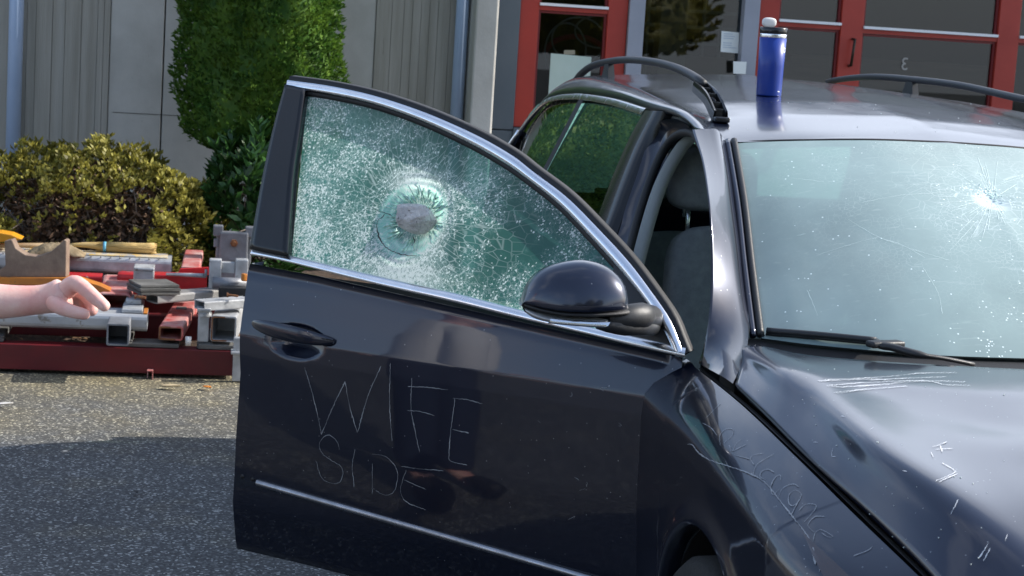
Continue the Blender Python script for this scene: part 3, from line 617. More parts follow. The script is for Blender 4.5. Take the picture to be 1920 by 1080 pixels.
def bare(p, v):
    # thin, leafless side low on the near face
    t = (p.y-a0[1])/(a1[1]-a0[1])
    return (p.z < .66+.06*math.sin(p.y*11) and t < .74 and v.x > -.2 and rnd.random() < .93) or rnd.random() < .12
shrub('azalea_shrub', 'wide olive green azalea shrub with bare tangled branches at its foot', (-6.45, (a0[1]+a1[1])/2-.02, .50), .42, (a1[1]-a0[1])/2+.02, .385, 21000, (.034, .017), AZ, 60, bare)
b0, b1 = onx(385, 350, -6.6), onx(560, 350, -6.6)
shrub('rhododendron_shrub', 'dark green large-leaved shrub between the azalea and the open car door', (-6.6, (b0[1]+b1[1])/2, .52), .32, (b1[1]-b0[1])/2, .44, 3600, (.085, .030), RH, 16, None, 6)
shrub('low_azalea_shrub', 'small olive shrub at the left edge beside the wide azalea', (-6.15, float(onx(-45, 430, -6.15)[1]), .42), .2, .17, .18, 1600, (.034, .014), AZ, 6)
# fallen leaves in the bed are counted by nobody
P = np.array([(rnd.uniform(-6.6, -5.5), rnd.uniform(-3.2, -.9), 0) for i in range(900)]); P[:, 2] = .20*(1-np.exp(-(-5.3-P[:, 0])*1.3))+.012
V, F = leaves(P, np.c_[rng.normal(size=(900, 2)), rng.normal(size=900)*.2], rng.uniform(.02, .05, 900), rng.uniform(.012, .025, 900), np.tile([0, 0, 3.], (900, 1)))
tag(fastmesh('leaf_litter', V, F, mat('bed_leaf', (.16, .075, .035), .8, var=(.30, .19, .10), vscale=20)), 'dry brown fallen leaves lying on the mulch bed', 'leaf litter', kind='stuff')
# ------------------------------------------------------------------ heap of steel and tools
GALV = mat('galvanised_steel', (.34, .35, .36), .45, .35, var=(.52, .53, .54), vscale=14, vdet=7, rvar=.1, bump=.15, bscale=80, spots=(.16, .15, .14), sscale=26, spos=.64)
GALVD = mat('dull_grey_steel', (.16, .165, .18), .5, .3, var=(.25, .26, .28), vscale=10, rvar=.1, bump=.2, bscale=60)
YELG = mat('yellow_painted_grey_steel', (.60, .36, .04), .5, 0, var=(.55, .54, .48), vscale=7, vdet=6, spots=(.33, .33, .33), sscale=9, spos=.52, swid=.02)
REDS = mat('red_painted_steel', (.55, .018, .022), .4, 0, var=(.34, .012, .016), vscale=8, spots=(.45, .40, .38), sscale=12, spos=.62, swid=.03)
REDB = mat('dark_red_painted_steel', (.13, .005, .009), .5, 0, var=(.08, .004, .007), vscale=5, spots=(.07, .03, .025), sscale=20, spos=.64)
REDF = mat('faded_sunlit_red_steel', (.42, .05, .045), .5, 0, var=(.50, .33, .30), vscale=9, rvar=.1)
RUST = mat('rusty_steel', (.14, .055, .025), .85, 0, var=(.28, .12, .045), vscale=30, bump=.5, bscale=120)
BROWN = mat('brown_weathered_steel', (.17, .115, .085), .75, 0, var=(.25, .18, .13), vscale=16, bump=.3, bscale=80, spots=(.33, .15, .05), sscale=12, spos=.64)
ORANGE = mat('orange_painted_steel', (.50, .17, .015), .55, 0, var=(.36, .12, .02), vscale=12, spots=(.16, .09, .05), sscale=18, spos=.62)
PLANK = mat('weathered_dark_timber', (.06, .06, .055), .85, 0, var=(.15, .145, .135), vscale=6, stretch=(1, 1, 9), bump=.5, bscale=60)
STRAW = mat('straw', (.42, .27, .08), .8, 0, var=(.58, .42, .18), vscale=20, stretch=(1, .4, 8), bump=.5, bscale=90)
def rprof(w, h, r, n=4):
    out = []
    for cx, cy, a0 in ((w/2-r, h/2-r, 0), (-w/2+r, h/2-r, 90), (-w/2+r, -h/2+r, 180), (w/2-r, -h/2+r, 270)):
        for k in range(n): a = math.radians(a0+90*k/(n-1)); out.append((cx+r*math.cos(a), cy+r*math.sin(a)))
    return out
def rtube(mb, A, B, w, h, r=.008, wall=.006, hollow=True):
    A, B = Vector(A), Vector(B); d = (B-A).normalized(); s = d.cross(Vector((0, 0, 1))).normalized(); u = s.cross(d)
    po = rprof(w, h, r); n = len(po); vs = [A+s*x+u*y for x, y in po]+[B+s*x+u*y for x, y in po]
    fs = [[j, (j+1) % n, n+(j+1) % n, n+j] for j in range(n)]
    if hollow:
        pi_ = rprof(w-2*wall, h-2*wall, max(.002, r-wall*.6)); D = min((B-A).length*.48, .3) if (B-A).length > .25 else (B-A).length*.97
        vs += [A+s*x+u*y for x, y in pi_]+[A+d*D+s*x+u*y for x, y in pi_]+[B+s*x+u*y for x, y in pi_]+[B-d*D+s*x+u*y for x, y in pi_]
        if (B-A).length <= .25:
            vs = vs[:4*n]; fs += [[n+j for j in range(n)]]
        for o, q in (((0, 2), (n, 4)) if (B-A).length > .25 else ((0, 2),)):
            fs += [[o+j, o+(j+1) % n, q*n+(j+1) % n, q*n+j] for j in range(n)]
            fs += [[q*n+j, q*n+(j+1) % n, (q+1)*n+(j+1) % n, (q+1)*n+j] for j in range(n)]
            fs += [[(q+1)*n+j for j in range(n)]]
    else: fs += [list(range(n))[::-1], [n+j for j in range(n)]]
    return mb.add(vs, fs)
HG = 'steel parts heaped beside the flower bed'
def item(nm, lb, cat, mb, m, smooth=False, grp=HG, bev=0):
    o = mb.build(nm, m, smooth=smooth); tag(o, lb, cat, grp)
    if bev: bevel(o, bev)
    return o
def X(px, py, x): return onx(px, py, x)
# base channel: C section, opening to the back
p0, p1 = X(-80, 700, -4.95), X(437, 700, -4.95)
mb = MB(); mb.bbox((-4.962, p0[1], .018), (-4.95, p1[1], .128)).bbox((-5.05, p0[1], .1165), (-4.9625, p1[1], .128)).bbox((-5.05, p0[1], .018), (-4.9625, p1[1], .0295))
base = item('steel_channel', 'long dark red steel channel lying on the asphalt under the heap', 'steel beam', mb, REDB, bev=.002)
p = X(281, 713, -4.93)
mb = MB().bbox((-4.945, p[1]-.013, .0), (-4.935, p[1]-.009, .035)).bbox((-4.945, p[1]+.009, .0), (-4.9, p[1]+.013, .035)).bbox((-4.945, p[1]-.013, .0355), (-4.9, p[1]+.013, .039)); mb.build('foot_tab', REDF, base, smooth=False)
for xx, lb in ((-5.45, 'dark red steel channel buried in the middle of the heap'), (-5.95, 'dark red steel channel at the back of the heap against the mulch')):
    mb = MB().bbox((xx, X(-80, 560, xx)[1], .10), (xx+.09, X(430, 560, xx)[1], .21)); item('steel_channel', lb, 'steel beam', mb, REDB, bev=.004)
for yy, lb in ((-2.75, 'dark timber bearer across the red channel at the left edge'), (-2.2, 'dark timber bearer across the red channel under the end of the wide grey beam'), (-1.85, 'dark timber bearer under the upright steel post')): item('timber_bearer', lb, 'timber', MB().bbox((-5.9, yy, .13), (-4.98, yy+.07, .158)), PLANK, bev=.003)
mb = MB(); a, b = X(225, 650, -4.96), X(335, 650, -4.96); mb.bbox((-5.1, a[1], .131), (-4.962, b[1], .148))
item('weathered_plank', 'splintered grey plank end above the red channel, left of the white cup', 'timber', mb, PLANK, bev=.003)
mb = MB(); a, b = X(372, 650, -4.96), X(470, 650, -4.96); mb.bbox((-5.2, a[1], .131), (-4.962, b[1], .152))
item('weathered_plank', 'dark plank under the square grey tube beside the open car door', 'timber', mb, PLANK, bev=.003)
# front rounded grey beam
a, b = X(-90, 610, -5.05), X(276, 610, -5.05)
mb = MB(); rtube(mb, (-5.09, a[1], .232), (-5.09, b[1], .232), .20, .075, .022, .005)
item('box_beam', 'wide grey rounded steel beam at the front of the heap, under the pointing hand', 'steel beam', mb, mat('scuffed_grey_beam', (.33, .34, .36), .42, .3, var=(.48, .49, .5), vscale=5, vdet=7, spots=(.22, .20, .18), sscale=10, spos=.6), smooth=False)
mb = MB(); a, b = X(232, 560, -5.2), X(270, 560, -5.2); mb.bbox((-5.32, a[1], .272), (-5.02, b[1], .288), .004).bbox((-5.33, a[1]+.01, .289), (-5.16, b[1]-.01, .31), .004)
item('flat_plate', 'grey steel plates stacked on the end of the wide grey beam', 'steel plate', mb, GALV)
mb = MB(); a = X(275, 582, -5.1); mb.bbox((-5.15, a[1]-.012, .2705), (-5.01, a[1]+.006, .277), .002)
item('yellow_tag', 'small yellow painted tab on the end of the wide grey beam', 'tab', mb, ORANGE)
# black square end
p = X(221, 628, -4.78); mb = MB(); rtube(mb, (-4.78, p[1], p[2]), (-4.986, p[1], p[2]), .095, .094, .008, .007)
item('square_socket', 'short square socket with bright rim facing out under the wide grey beam', 'square tube', mb, GALVD)
# red tube towards camera
p = X(320, 625, -4.97); q = X(355, 583, -5.75)
mb = MB(); rtube(mb, p, (q[0], q[1], p[2]+.03), .105, .062, .010, .006)
o = item('rectangular_tube', 'faded red rectangular tube with rusty open end facing the camera', 'steel tube', mb, REDF)
mb = MB(); A = Vector(p)+Vector((.001, 0, 0)); po = rprof(.103, .060, .009); pi2 = rprof(.088, .045, .006); n = len(po)
mb.add([A+Vector((0, x, y)) for x, y in po]+[A+Vector((0, x, y)) for x, y in pi2], [[j, (j+1) % n, n+(j+1) % n, n+j] for j in range(n)]).build('rusty_rim', RUST, o, smooth=False)
# grey upright and square tube
a, b = X(371, 612, -4.98), X(392, 612, -4.98); mb = MB().bbox((-5.06, a[1], .16), (-4.98, b[1], .31), .006).bbox((-5.07, a[1]-.006, .296), (-4.972, b[1]+.006, .3105), .003)
item('flat_post', 'short upright grey steel post left of the square rust-rimmed tube', 'steel post', mb, GALV)
p = X(419, 617, -4.97); mb = MB(); rtube(mb, p, (p[0]-.5, p[1]+.05, p[2]+.005), .112, .115, .010, .007)
o = item('square_tube', 'large grey square tube with rusty rim facing the camera by the door edge', 'steel tube', mb, GALV)
mb = MB(); A = Vector(p)+Vector((.001, 0, 0)); po = rprof(.108, .111, .009); pi2 = rprof(.096, .099, .006)
mb.add([A+Vector((0, x, y)) for x, y in po]+[A+Vector((0, x, y)) for x, y in pi2], [[j, (j+1) % n, n+(j+1) % n, n+j] for j in range(n)]).build('rusty_rim', RUST, o, smooth=False)
p, q = X(374, 572, -5.02), X(462, 566, -5.14); mb = MB(); rtube(mb, p, q, .09, .042, .006, .005)
item('short_tube', 'short light grey rectangular tube lying across the square tube', 'steel tube', mb, GALV)
p = X(384, 587, -5.0); mb = MB().lathe([(0, .012), (.024, .012), (.024, 0), (.03, 0), (.03, -.012), (0, -.012)], p); item('steel_washer', 'round grey steel cap on the upright post under the short tube', 'cap', mb, GALV)
p, q = X(285, 559, -5.2), X(400, 549, -5.38); mb = MB(); rtube(mb, p, q, .10, .042, .010, .006)
item('slanted_bar', 'long grey flat tube lying slanted in the middle of the heap', 'steel tube', mb, mat('grey_brown_bar', (.24, .235, .225), .5, .2, var=(.34, .33, .32), vscale=8))
p = X(288, 538, -5.25); mb = MB().box((p[0], p[1], p[2]), (.20, .19, .014), .35, .003).box((p[0], p[1], p[2]-.016), (.195, .185, .014), .37, .003).box((p[0]-.01, p[1], p[2]+.015), (.19, .18, .012), .33, .003)
item('stacked_slats', 'dark slatted block of three stacked boards on the slanted grey tube', 'boards', mb, PLANK)
a, b = X(250, 515, -5.42), X(289, 515, -5.42); mb = MB().bbox((-5.47, a[1], a[2]-.05), (-5.42, b[1], a[2]+.02), .006).bbox((-5.56, a[1], a[2]+.0205), (-5.41, b[1], a[2]+.034), .005)
item('angle_bracket', 'pale grey angle bracket standing between the red tubes', 'bracket', mb, GALV)
a, b = X(285, 528, -5.46), X(388, 528, -5.46); mb = MB(); rtube(mb, (-5.50, a[1], a[2]), (-5.50, b[1], a[2]), .09, .075, .010, .005)
item('rectangular_tube', 'bright red rectangular tube lying crosswise behind the slanted grey tube', 'steel tube', mb, REDS)
a, b = X(40, 530, -5.5), X(190, 530, -5.5); mb = MB(); rtube(mb, (-5.56, a[1], a[2]), (-5.56, b[1], a[2]), .10, .09, .012, .005)
item('rectangular_tube', 'red rectangular tube lying crosswise behind the rusty saddle bracket', 'steel tube', mb, REDS)
p, q = X(215, 556, -5.22), X(222, 524, -5.7); mb = MB(); rtube(mb, (p[0], p[1], p[2]-.03), (q[0], q[1], q[2]-.02), .15, .085, .022, .006)
item('wide_red_tube', 'wide rounded red tube pointing forward with sunlit pink put into its colour', 'steel tube', mb, REDF)  # pink in the red paint stands in for the sunlit top
a = X(255, 530, -5.55); mb = MB().bbox((-5.66, a[1]-.09, a[2]-.07), (-5.56, a[1]+.07, a[2]+.04), .02); item('red_block', 'bright red rounded steel block right of the wide pink topped tube', 'steel block', mb, REDS)
p, q = X(357, 503, -5.65), X(364, 474, -6.1); mb = MB(); rtube(mb, (p[0], p[1], p[2]-.02), (q[0], q[1], q[2]-.01), .09, .05, .008, .006)
item('rectangular_tube', 'short red tube with grey worn top pointing into the mulch', 'steel tube', mb, REDF)
a, b = X(330, 506, -5.58), X(391, 506, -5.58); mb = MB().add([(-5.58, a[1], a[2]-.03), (-5.58, b[1], a[2]-.02), (-5.58, b[1], a[2]+.018), (-5.58, a[1]+.02, a[2]+.006), (-5.6, a[1], a[2]-.03), (-5.6, b[1], a[2]-.02), (-5.6, b[1], a[2]+.018), (-5.6, a[1]+.02, a[2]+.006)], [(0, 1, 2, 3), (7, 6, 5, 4), (3, 2, 6, 7), (0, 3, 7, 4), (1, 5, 6, 2), (0, 4, 5, 1)])
item('red_plate', 'thin bright red tapered plate behind the grey eye rod', 'steel plate', mb, REDS, bev=.002)
p, q = X(312, 514, -5.45), X(386, 517, -5.40); mb = MB().tube([p, q], [.007, .011], 8).lathe([(.018, -.006), (.018, .006), (.009, .006), (.009, -.006), (.018, -.006)], (q[0], q[1], q[2]+.012), 'Y', 18)
item('eye_rod', 'thin grey rod with an eye end lying on the bright red tube', 'rod', mb, GALV, True)
# loose hex bolts and a length of chain lying on the heap
for u_, v_, x_, lb in ((252, 556, -5.12, 'rusty hex bolt lying on the stacked plates of the wide grey beam'), (425, 553, -5.05, 'rusty hex bolt on the short light grey tube')):
    p = X(u_, v_, x_); MB().tube([p, p+np.array([0, .008, 0])], .011, 6).tube([p+np.array([0, .008, 0]), p+np.array([.01, .05, -.002])], .0055, 8).build('hex_bolt', RUST, smooth=False); tag(bpy.data.objects[-1] if False else [o for o in col.objects if o.name.startswith('hex_bolt')][-1], lb, 'bolt')
# clevis
mb = MB()
for u0, u1 in ((392, 415), (441, 465)):
    a, b = X(u0, 512, -5.35), X(u1, 512, -5.35); mb.bbox((-5.42, a[1], a[2]-.075), (-5.35, b[1], a[2]+.062), .005)
a, b = X(415, 500, -5.36), X(441, 500, -5.36); mb.bbox((-5.41, a[1]+.001, a[2]-.03), (-5.365, b[1]-.001, a[2]+.02), .004)
cl = item('clevis_bracket', 'pale grey two-lugged clevis bracket beside the edge of the car door', 'bracket', mb, GALV)
a, b = X(398, 530, -5.3), X(462, 530, -5.3); MB().tube([(-5.3, a[1], a[2]), (-5.3, b[1], a[2])], .027, 18).build('pivot_tube', GALVD, cl)
a, b = X(410, 545, -5.22), X(470, 545, -5.22); mb = MB().bbox((-5.32, a[1], a[2]-.03), (-5.22, b[1], a[2]+.015), .004); item('black_block', 'black rubber block under the clevis bracket', 'block', mb, BLACK)
p = X(458, 520, -5.25); mb = MB().box(p, (.03, .022, .035), .4, .006); item('orange_clip', 'small orange clip against the clevis bracket', 'clip', mb, ORANGE)
# cast bracket with rusty bolt
a, b = X(412, 460, -5.9), X(465, 460, -5.9); yc_ = (a[1]+b[1])/2; z0, z1 = float(X(438, 492, -5.9)[2]), float(X(438, 428, -5.9)[2])
mb = MB().bbox((-5.96, a[1], z0-.1), (-5.9, b[1], z1-.02), .008)
for s in (-1, 1): mb.bbox((-5.97, yc_+s*.078-.024, z1-.045), (-5.91, yc_+s*.078+.024, z1+.008), .006).bbox((-5.99, yc_+s*.066-.02, z0-.1), (-5.93, yc_+s*.066+.02, z1-.04), .008)
for s in (-1, 1): mb.bbox((-5.975, yc_+s*.086-.012, z1-.10), (-5.925, yc_+s*.086+.012, z1-.06), .005)
mb.bbox((-5.9, yc_-.02, z0+.01), (-5.895, yc_+.02, z0+.018))
cb = item('cast_bracket', 'upright slate grey cast bracket with notched top and rusty bolt', 'bracket', mb, GALVD)
MB().tube([(-5.9, yc_, z1-.072), (-5.885, yc_, z1-.072)], .019, 6).tube([(-5.886, yc_, z1-.072), (-5.872, yc_, z1-.072)], .010, 12).build('rusty_bolt', RUST, cb, smooth=False)
# back beam yellow
a, b = X(-80, 485, -5.78), X(322, 485, -5.78); zt = float(X(200, 484, -5.72)[2])
mb = MB(); rtube(mb, (-5.83, a[1], zt-.035), (-5.83, b[1], zt-.035), .22, .075, .020, .005)
bb = item('box_beam', 'long grey steel beam with yellow painted top carrying the broom', 'steel beam', mb, GALV)
mb = MB().bbox((-5.915, a[1], zt+.0045), (-5.765, b[1]-.02, zt+.008), .001); mb.build('yellow_paint_strip', YELG, bb, smooth=False)
mb = MB(); 
for k in range(24): yy = b[1]-.06-k*.045; mb.tube([(-5.727, yy, zt+.001), (-5.727, yy, zt+.0055)], .004, 6)
mb.build('rivets', GALVD, bb)
# broom
p, q, r_, s_ = X(128, 463, -5.88), X(150, 461, -5.88), X(197, 455, -5.88), X(290, 454, -5.88)
root = empty('straw_broom', tuple(np.array([-5.88, r_[1], zt+.01])), 'straw broom with blue binding lying on the yellow topped beam', 'broom')
mb = MB(); zc = zt+.034
def bp(v, dz=0): return (v[0], v[1], zc+dz)
mb.tube(crv([bp(p), bp(q, .004), bp((np.array(q)+r_)/2, .004), bp(r_), bp((np.array(r_)+s_)/2, .002), bp(s_, .006)], 14), list(np.interp(np.linspace(0, 1, 14), [0, .15, .4, .9, 1], [.010, .016, .027, .030, .031])), 16, True, .75)
for k in range(170):
    t0 = rnd.uniform(.3, .8); aa = rnd.uniform(0, 2*PI); rr = .028; A = np.array(bp(r_))+(np.array(bp(s_))-np.array(bp(r_)))*rnd.uniform(-.2, .6)
    B = np.array(bp(s_))+np.array([0, rnd.uniform(-.01, .012), 0]); o1 = np.array([math.cos(aa)*rr, 0, math.sin(aa)*rr*.8]); mb.tube([A+o1, B+o1*1.08], .0014, 4)
mb.build('straw_head', STRAW, root)
MB().tube([bp(np.array(r_)-[0, .008, 0]), bp(np.array(r_)+[0, .006, 0])], .031, 18, True, .8).build('binding', mat('blue_cord', (.10, .35, .50), .6), root)
h0, h1 = X(-60, 470, -5.80), p; MB().tube([(h0[0], h0[1], zc-.012), bp(p)], .012, 10).build('handle', mat('broom_stick', (.36, .25, .13), .6, var=(.28, .19, .10), vscale=10), root)
# rumpled sack behind the saddle
rows = []
for i, t in enumerate(np.linspace(0, 1, 12)):
    rows.append([(-5.62-.16*t+rnd.uniform(-.006, .006), X(50, 460, -5.7)[1]+.27*u, zt+.012+.055*math.sin(PI*u)**.8*math.sin(PI*t)**.7+rnd.uniform(-.006, .006)) for u in np.linspace(0, 1, 18)])
o = MB().grid(rows).build('rumpled_sack', mat('old_canvas', (.16, .115, .06), .9, var=(.30, .23, .14), vscale=18, bump=.5, bscale=60)); solid(o, .004); tag(o, 'crumpled brown canvas scrap behind the rusty saddle bracket', 'cloth scrap')
# brown saddle: thick plate with concave top, on orange blade
pl = [(8, 452), (22, 449), (30, 466), (48, 478), (70, 481), (95, 472), (112, 458), (120, 449), (125, 452), (124, 520), (0, 520), (-14, 514), (10, 498)]
P3 = [X(u, v, -5.28) for u, v in pl]; n = len(P3)
mb = MB(); B3 = [q_-np.array([.07, -.01, 0]) for q_ in P3]
mb.add(P3+B3, [list(range(n))[::-1], [n+j for j in range(n)]]+[[j, (j+1) % n, n+(j+1) % n, n+j] for j in range(n)])
sd = item('saddle_bracket', 'brown rusty saddle bracket with a deep concave top', 'bracket', mb, BROWN, bev=.004)
pl = [(-80, 520), (120, 521), (150, 524), (188, 536), (207, 545), (205, 550), (180, 549), (125, 535), (-80, 533)]
P3 = [X(u, v, -5.26) for u, v in pl]; n = len(P3); B3 = [q_-np.array([.10, 0, .0]) for q_ in P3]
mb = MB().add(P3+B3, [list(range(n))[::-1], [n+j for j in range(n)]]+[[j, (j+1) % n, n+(j+1) % n, n+j] for j in range(n)])
item('tapered_bar', 'long orange tapering steel blade under the rusty saddle bracket', 'blade', mb, ORANGE, bev=.002)
pl = [(-60, 437), (0, 436), (22, 440), (42, 449), (20, 453), (-60, 456)]
P3 = [X(u, v, -5.75) for u, v in pl]; n = len(P3); B3 = [q_-np.array([.12, 0, .0]) for q_ in P3]
mb = MB().add(P3+B3, [list(range(n))[::-1], [n+j for j in range(n)]]+[[j, (j+1) % n, n+(j+1) % n, n+j] for j in range(n)])
item('rounded_plate', 'bright orange rounded blade at the far left edge of the heap', 'blade', mb, mat('bright_orange_paint', (.62, .27, .01), .45), bev=.005)
p = X(353, 640, -4.97); mb = MB().lathe([(0, -.018), (.012, -.018), (.014, .02), (.010, .02), (.009, -.012)], (p[0], p[1], p[2]), n=16); item('plastic_cap', 'small white plastic cap on the planks beside the red tube', 'cap', mb, mat('white_plastic', (.7, .7, .68), .5), True, None)
# stand leg by the door edge
a = X(444, 710, -4.88); mb = MB().bbox((-4.93, a[1]-.02, .005), (-4.89, a[1]+.03, .20), .004).bbox((-4.95, a[1]-.03, .128), (-4.87, a[1]+.06, .14), .003)
item('steel_stand_leg', 'pale steel stand leg at the right end of the red channel', 'stand', mb, GALV)
# other hidden support so nothing floats
for yy, w_ in ((-2.9, 'left part'), (-2.35, 'middle'), (-1.95, 'right part')):
    item('timber_block', 'dark timber block under the %s of the yellow topped beam' % w_, 'timber', MB().bbox((-5.94, yy, .21), (-5.74, yy+.06, zt-.073)), PLANK, bev=.003)
    item('timber_block', 'dark timber block inside the heap under the %s of the red tubes' % w_, 'timber', MB().bbox((-5.6, yy, .16), (-5.36, yy+.05, .245)), PLANK, bev=.003)
# ground scraps
def scrap(px, py, s, m, lb, ang, cat='leaf', nm='fallen_leaf'):
    p = onz(px, py, 0.006); rows = [[(p[0]+math.cos(ang)*a*s-math.sin(ang)*b*s*.45*(1-abs(a)**1.6), p[1]+math.sin(ang)*a*s+math.cos(ang)*b*s*.45*(1-abs(a)**1.6), .008+.2*s*abs(b)+.15*s*(a+1)*.5) for b in (-1, -.3, .3, 1)] for a in np.linspace(-1, 1, 9)]
    o = MB().grid(rows).build(nm, m); solid(o, .001); tag(o, lb, cat)
scrap(388, 729, .032, mat('orange_leaf', (.62, .20, .02), .6), 'curled orange fallen leaf on the asphalt below the red channel', .6)
scrap(318, 728, .045, mat('tan_leaf', (.45, .36, .22), .7), 'flat tan fallen leaf beside the small red foot tab', 1.4)
scrap(5, 762, .04, mat('pale_scrap', (.55, .53, .50), .7), 'pale scrap of paper on the asphalt at the left edge', 1.7, 'scrap', 'paper_scrap')
scrap(255, 925, .018, mat('black_scrap', (.02, .02, .02), .7), 'tiny black scrap on the shaded asphalt', .3, 'scrap', 'rubber_scrap')

# ------------------------------------------------------------------ person with pointing hand
SKIN = mat('fair_skin', (.70, .34, .30), .5, 0, .4, var=(.80, .56, .49), vscale=13, bump=.12, bscale=180)
SKIN.node_tree.nodes['Principled BSDF'].inputs['Subsurface Weight'].default_value = .12
SKIN.node_tree.nodes['Principled BSDF'].inputs['Subsurface Radius'].default_value = (.02, .008, .005)
SKIN.node_tree.nodes['Principled BSDF'].inputs['Subsurface Scale'].default_value = .5
def D(px, py, d=3.5): return ond(px, py, d)
def skin_obj(name, chains, m, parent, sub=2):
    me = bpy.data.meshes.new(name); vs = []; es = []; rs = []
    roots = []
    for ch in chains:
        off = len(vs); att = None
        for k, (co, r) in enumerate(ch):
            if k == 0 and r is None: att = co; continue
            vs.append(tuple(map(float, co))); rs.append(r)
            i = len(vs)-1
            if k == 0: roots.append(i)
            elif k == 1 and att is not None: es.append((att, i))
            else: es.append((i-1, i))
    me.from_pydata(vs, es, []); me.materials.append(m); o = bpy.data.objects.new(name, me); col.objects.link(o); o.parent = parent
    me.transform(Matrix.Translation(-parent.location))
    o.modifiers.new('skin', 'SKIN'); me.attributes  # radii
    sv = me.skin_vertices[0].data
    for i, r in enumerate(rs): sv[i].radius = (r, r) if not isinstance(r, tuple) else r; sv[i].use_root = i in roots
    o.modifiers['skin'].use_smooth_shade = True; s = o.modifiers.new('sub', 'SUBSURF'); s.levels = sub; s.render_levels = sub
    return o
foot = D(-360, 560); per = empty('person', (foot[0], foot[1], 0), 'person in a white shirt at the left edge pointing with one outstretched hand', 'person')
fx, fyy = float(foot[0]), float(foot[1])
Rh = np.array([CR[0], CR[1], 0]); Rh /= np.linalg.norm(Rh); Fh = np.array([-Rh[1], Rh[0], 0])
def B(r, f, z): return np.array([fx, fyy, 0])+Rh*r+Fh*f+np.array([0, 0, z])
body = [
    [(B(0, 0, .95), .10), (B(0, 0, 1.12), .095), (B(.0, 0, 1.30), .11), (B(0, 0, 1.43), .09), (B(0, .0, 1.50), .052), (B(.01, 0, 1.57), .055), (B(.02, 0, 1.64), .085), (B(.02, 0, 1.70), .088), (B(.01, 0, 1.755), .05)],
    [(2, None), (B(.12, .03, 1.40), .062), (B(.20, .06, 1.27), .05), (D(-190, 545), .040), (D(-110, 556), .040), (D(-20, 566), .037), (D(40, 565), .031), (D(88, 561), .0275), (D(112, 556), .036), (D(130, 545), .031)],
    [(B(.085, 0, 1.655), .010), (B(.112, 0, 1.635), .013)], [(B(.0, .078, 1.65), .018), (B(-.004, .096, 1.66), .014)], [(B(.0, -.078, 1.65), .018), (B(-.004, -.096, 1.66), .014)], [(B(.09, -.02, 1.60), .010), (B(.092, .02, 1.60), .010)],
    [(2, None), (B(-.12, -.05, 1.40), .062), (B(-.20, -.08, 1.22), .048), (B(-.21, -.02, .98), .036), (B(-.18, .10, .80), .026), (B(-.17, .13, .72), .028)],
    [(0, None), (B(.05, .08, .86), .09), (B(.05, .10, .52), .062), (B(.05, .10, .12), .042), (B(.12, .10, .05), .035), (B(.19, .10, .04), .028)],
    [(0, None), (B(-.03, -.08, .86), .09), (B(-.03, -.10, .52), .062), (B(-.03, -.10, .12), .042), (B(.04, -.10, .05), .035), (B(.11, -.10, .04), .028)]]
def finger(pts, rs): return [(D(*p), r) for p, r in zip(pts, [q*1.14 for q in rs])]
fing = [
    finger([(116, 552, 3.495), (142, 527, 3.48), (162, 544, 3.465), (182, 562, 3.455), (203, 580, 3.445)], [.018, .0165, .0125, .0115, .009]),
    finger([(114, 556, 3.515), (145, 538, 3.52), (166, 560, 3.52), (176, 580, 3.52), (168, 591, 3.51)], [.019, .0155, .0122, .011, .009]),
    finger([(112, 562, 3.535), (141, 550, 3.545), (160, 572, 3.545), (160, 590, 3.53), (148, 593, 3.52)], [.018, .0145, .0115, .0105, .0088]),
    finger([(108, 568, 3.55), (134, 563, 3.57), (150, 582, 3.565), (145, 594, 3.55)], [.017, .0125, .0105, .0088]),
    finger([(94, 562, 3.485), (114, 577, 3.465), (134, 584, 3.458), (152, 588, 3.455), (170, 592, 3.46)], [.015, .0135, .0115, .0105, .0085])]
skin_obj('body', body+fing, SKIN, per, 2)
SHIRT = mat('white_cotton', (.78, .78, .80), .85, bump=.3, bscale=90, var=(.72, .73, .76), vscale=5)
sh = [[(B(0, 0, .84), .20), (B(0, 0, 1.0), .185), (B(0, 0, 1.15), .18), (B(0, 0, 1.30), .19), (B(0, 0, 1.42), .12)],
      [(3, None), (B(.13, .03, 1.41), .082), (B(.20, .06, 1.27), .072), (D(-190, 545), .064), (D(-110, 560), .058), (D(-40, 576), .050), (D(0, 586), .047)],
      [(3, None), (B(-.13, -.05, 1.41), .082), (B(-.20, -.08, 1.22), .07), (B(-.21, -.02, .98), .055)]]
skin_obj('shirt', sh, SHIRT, per, 1)
tr_ = [[(B(0, 0, 1.02), .16), (B(0, 0, .90), .17)], [(1, None), (B(.05, .08, .80), .105), (B(.05, .10, .52), .085), (B(.05, .10, .10), .065)], [(1, None), (B(-.03, -.08, .80), .105), (B(-.03, -.10, .52), .085), (B(-.03, -.10, .10), .065)]]
skin_obj('trousers', tr_, mat('dark_denim', (.02, .03, .06), .9), per, 1)
for dy in (.10, -.10): skin_obj('shoe', [[(B(.05, dy, .10), .055), (B(.10, dy, .06), .052), (B(.20, dy, .045), .045)]], BLACK, per, 1)
EYE = mat('eye_dark', (.02, .015, .01), .2)
for f_ in (-.032, .032): e_ = B(.083, f_, 1.667); MB().grid([[(e_[0]+.013*math.sin(a)*math.cos(b), e_[1]+.013*math.sin(a)*math.sin(b), e_[2]+.011*math.cos(a)) for b in np.linspace(0, 2*PI, 12)] for a in np.linspace(.02, PI-.02, 8)]).build('eye', EYE, per)
hm = MB(); hc = B(.0, 0, 1.71); hm.grid([[(hc[0]+.099*math.sin(a)*math.cos(b), hc[1]+.099*math.sin(a)*math.sin(b), hc[2]+.09*math.cos(a)) for b in np.linspace(0, 2*PI, 20)] for a in np.linspace(.02, 1.6, 10)]).build('hair', mat('brown_hair', (.06, .035, .02), .8, bump=.6, bscale=200), per)

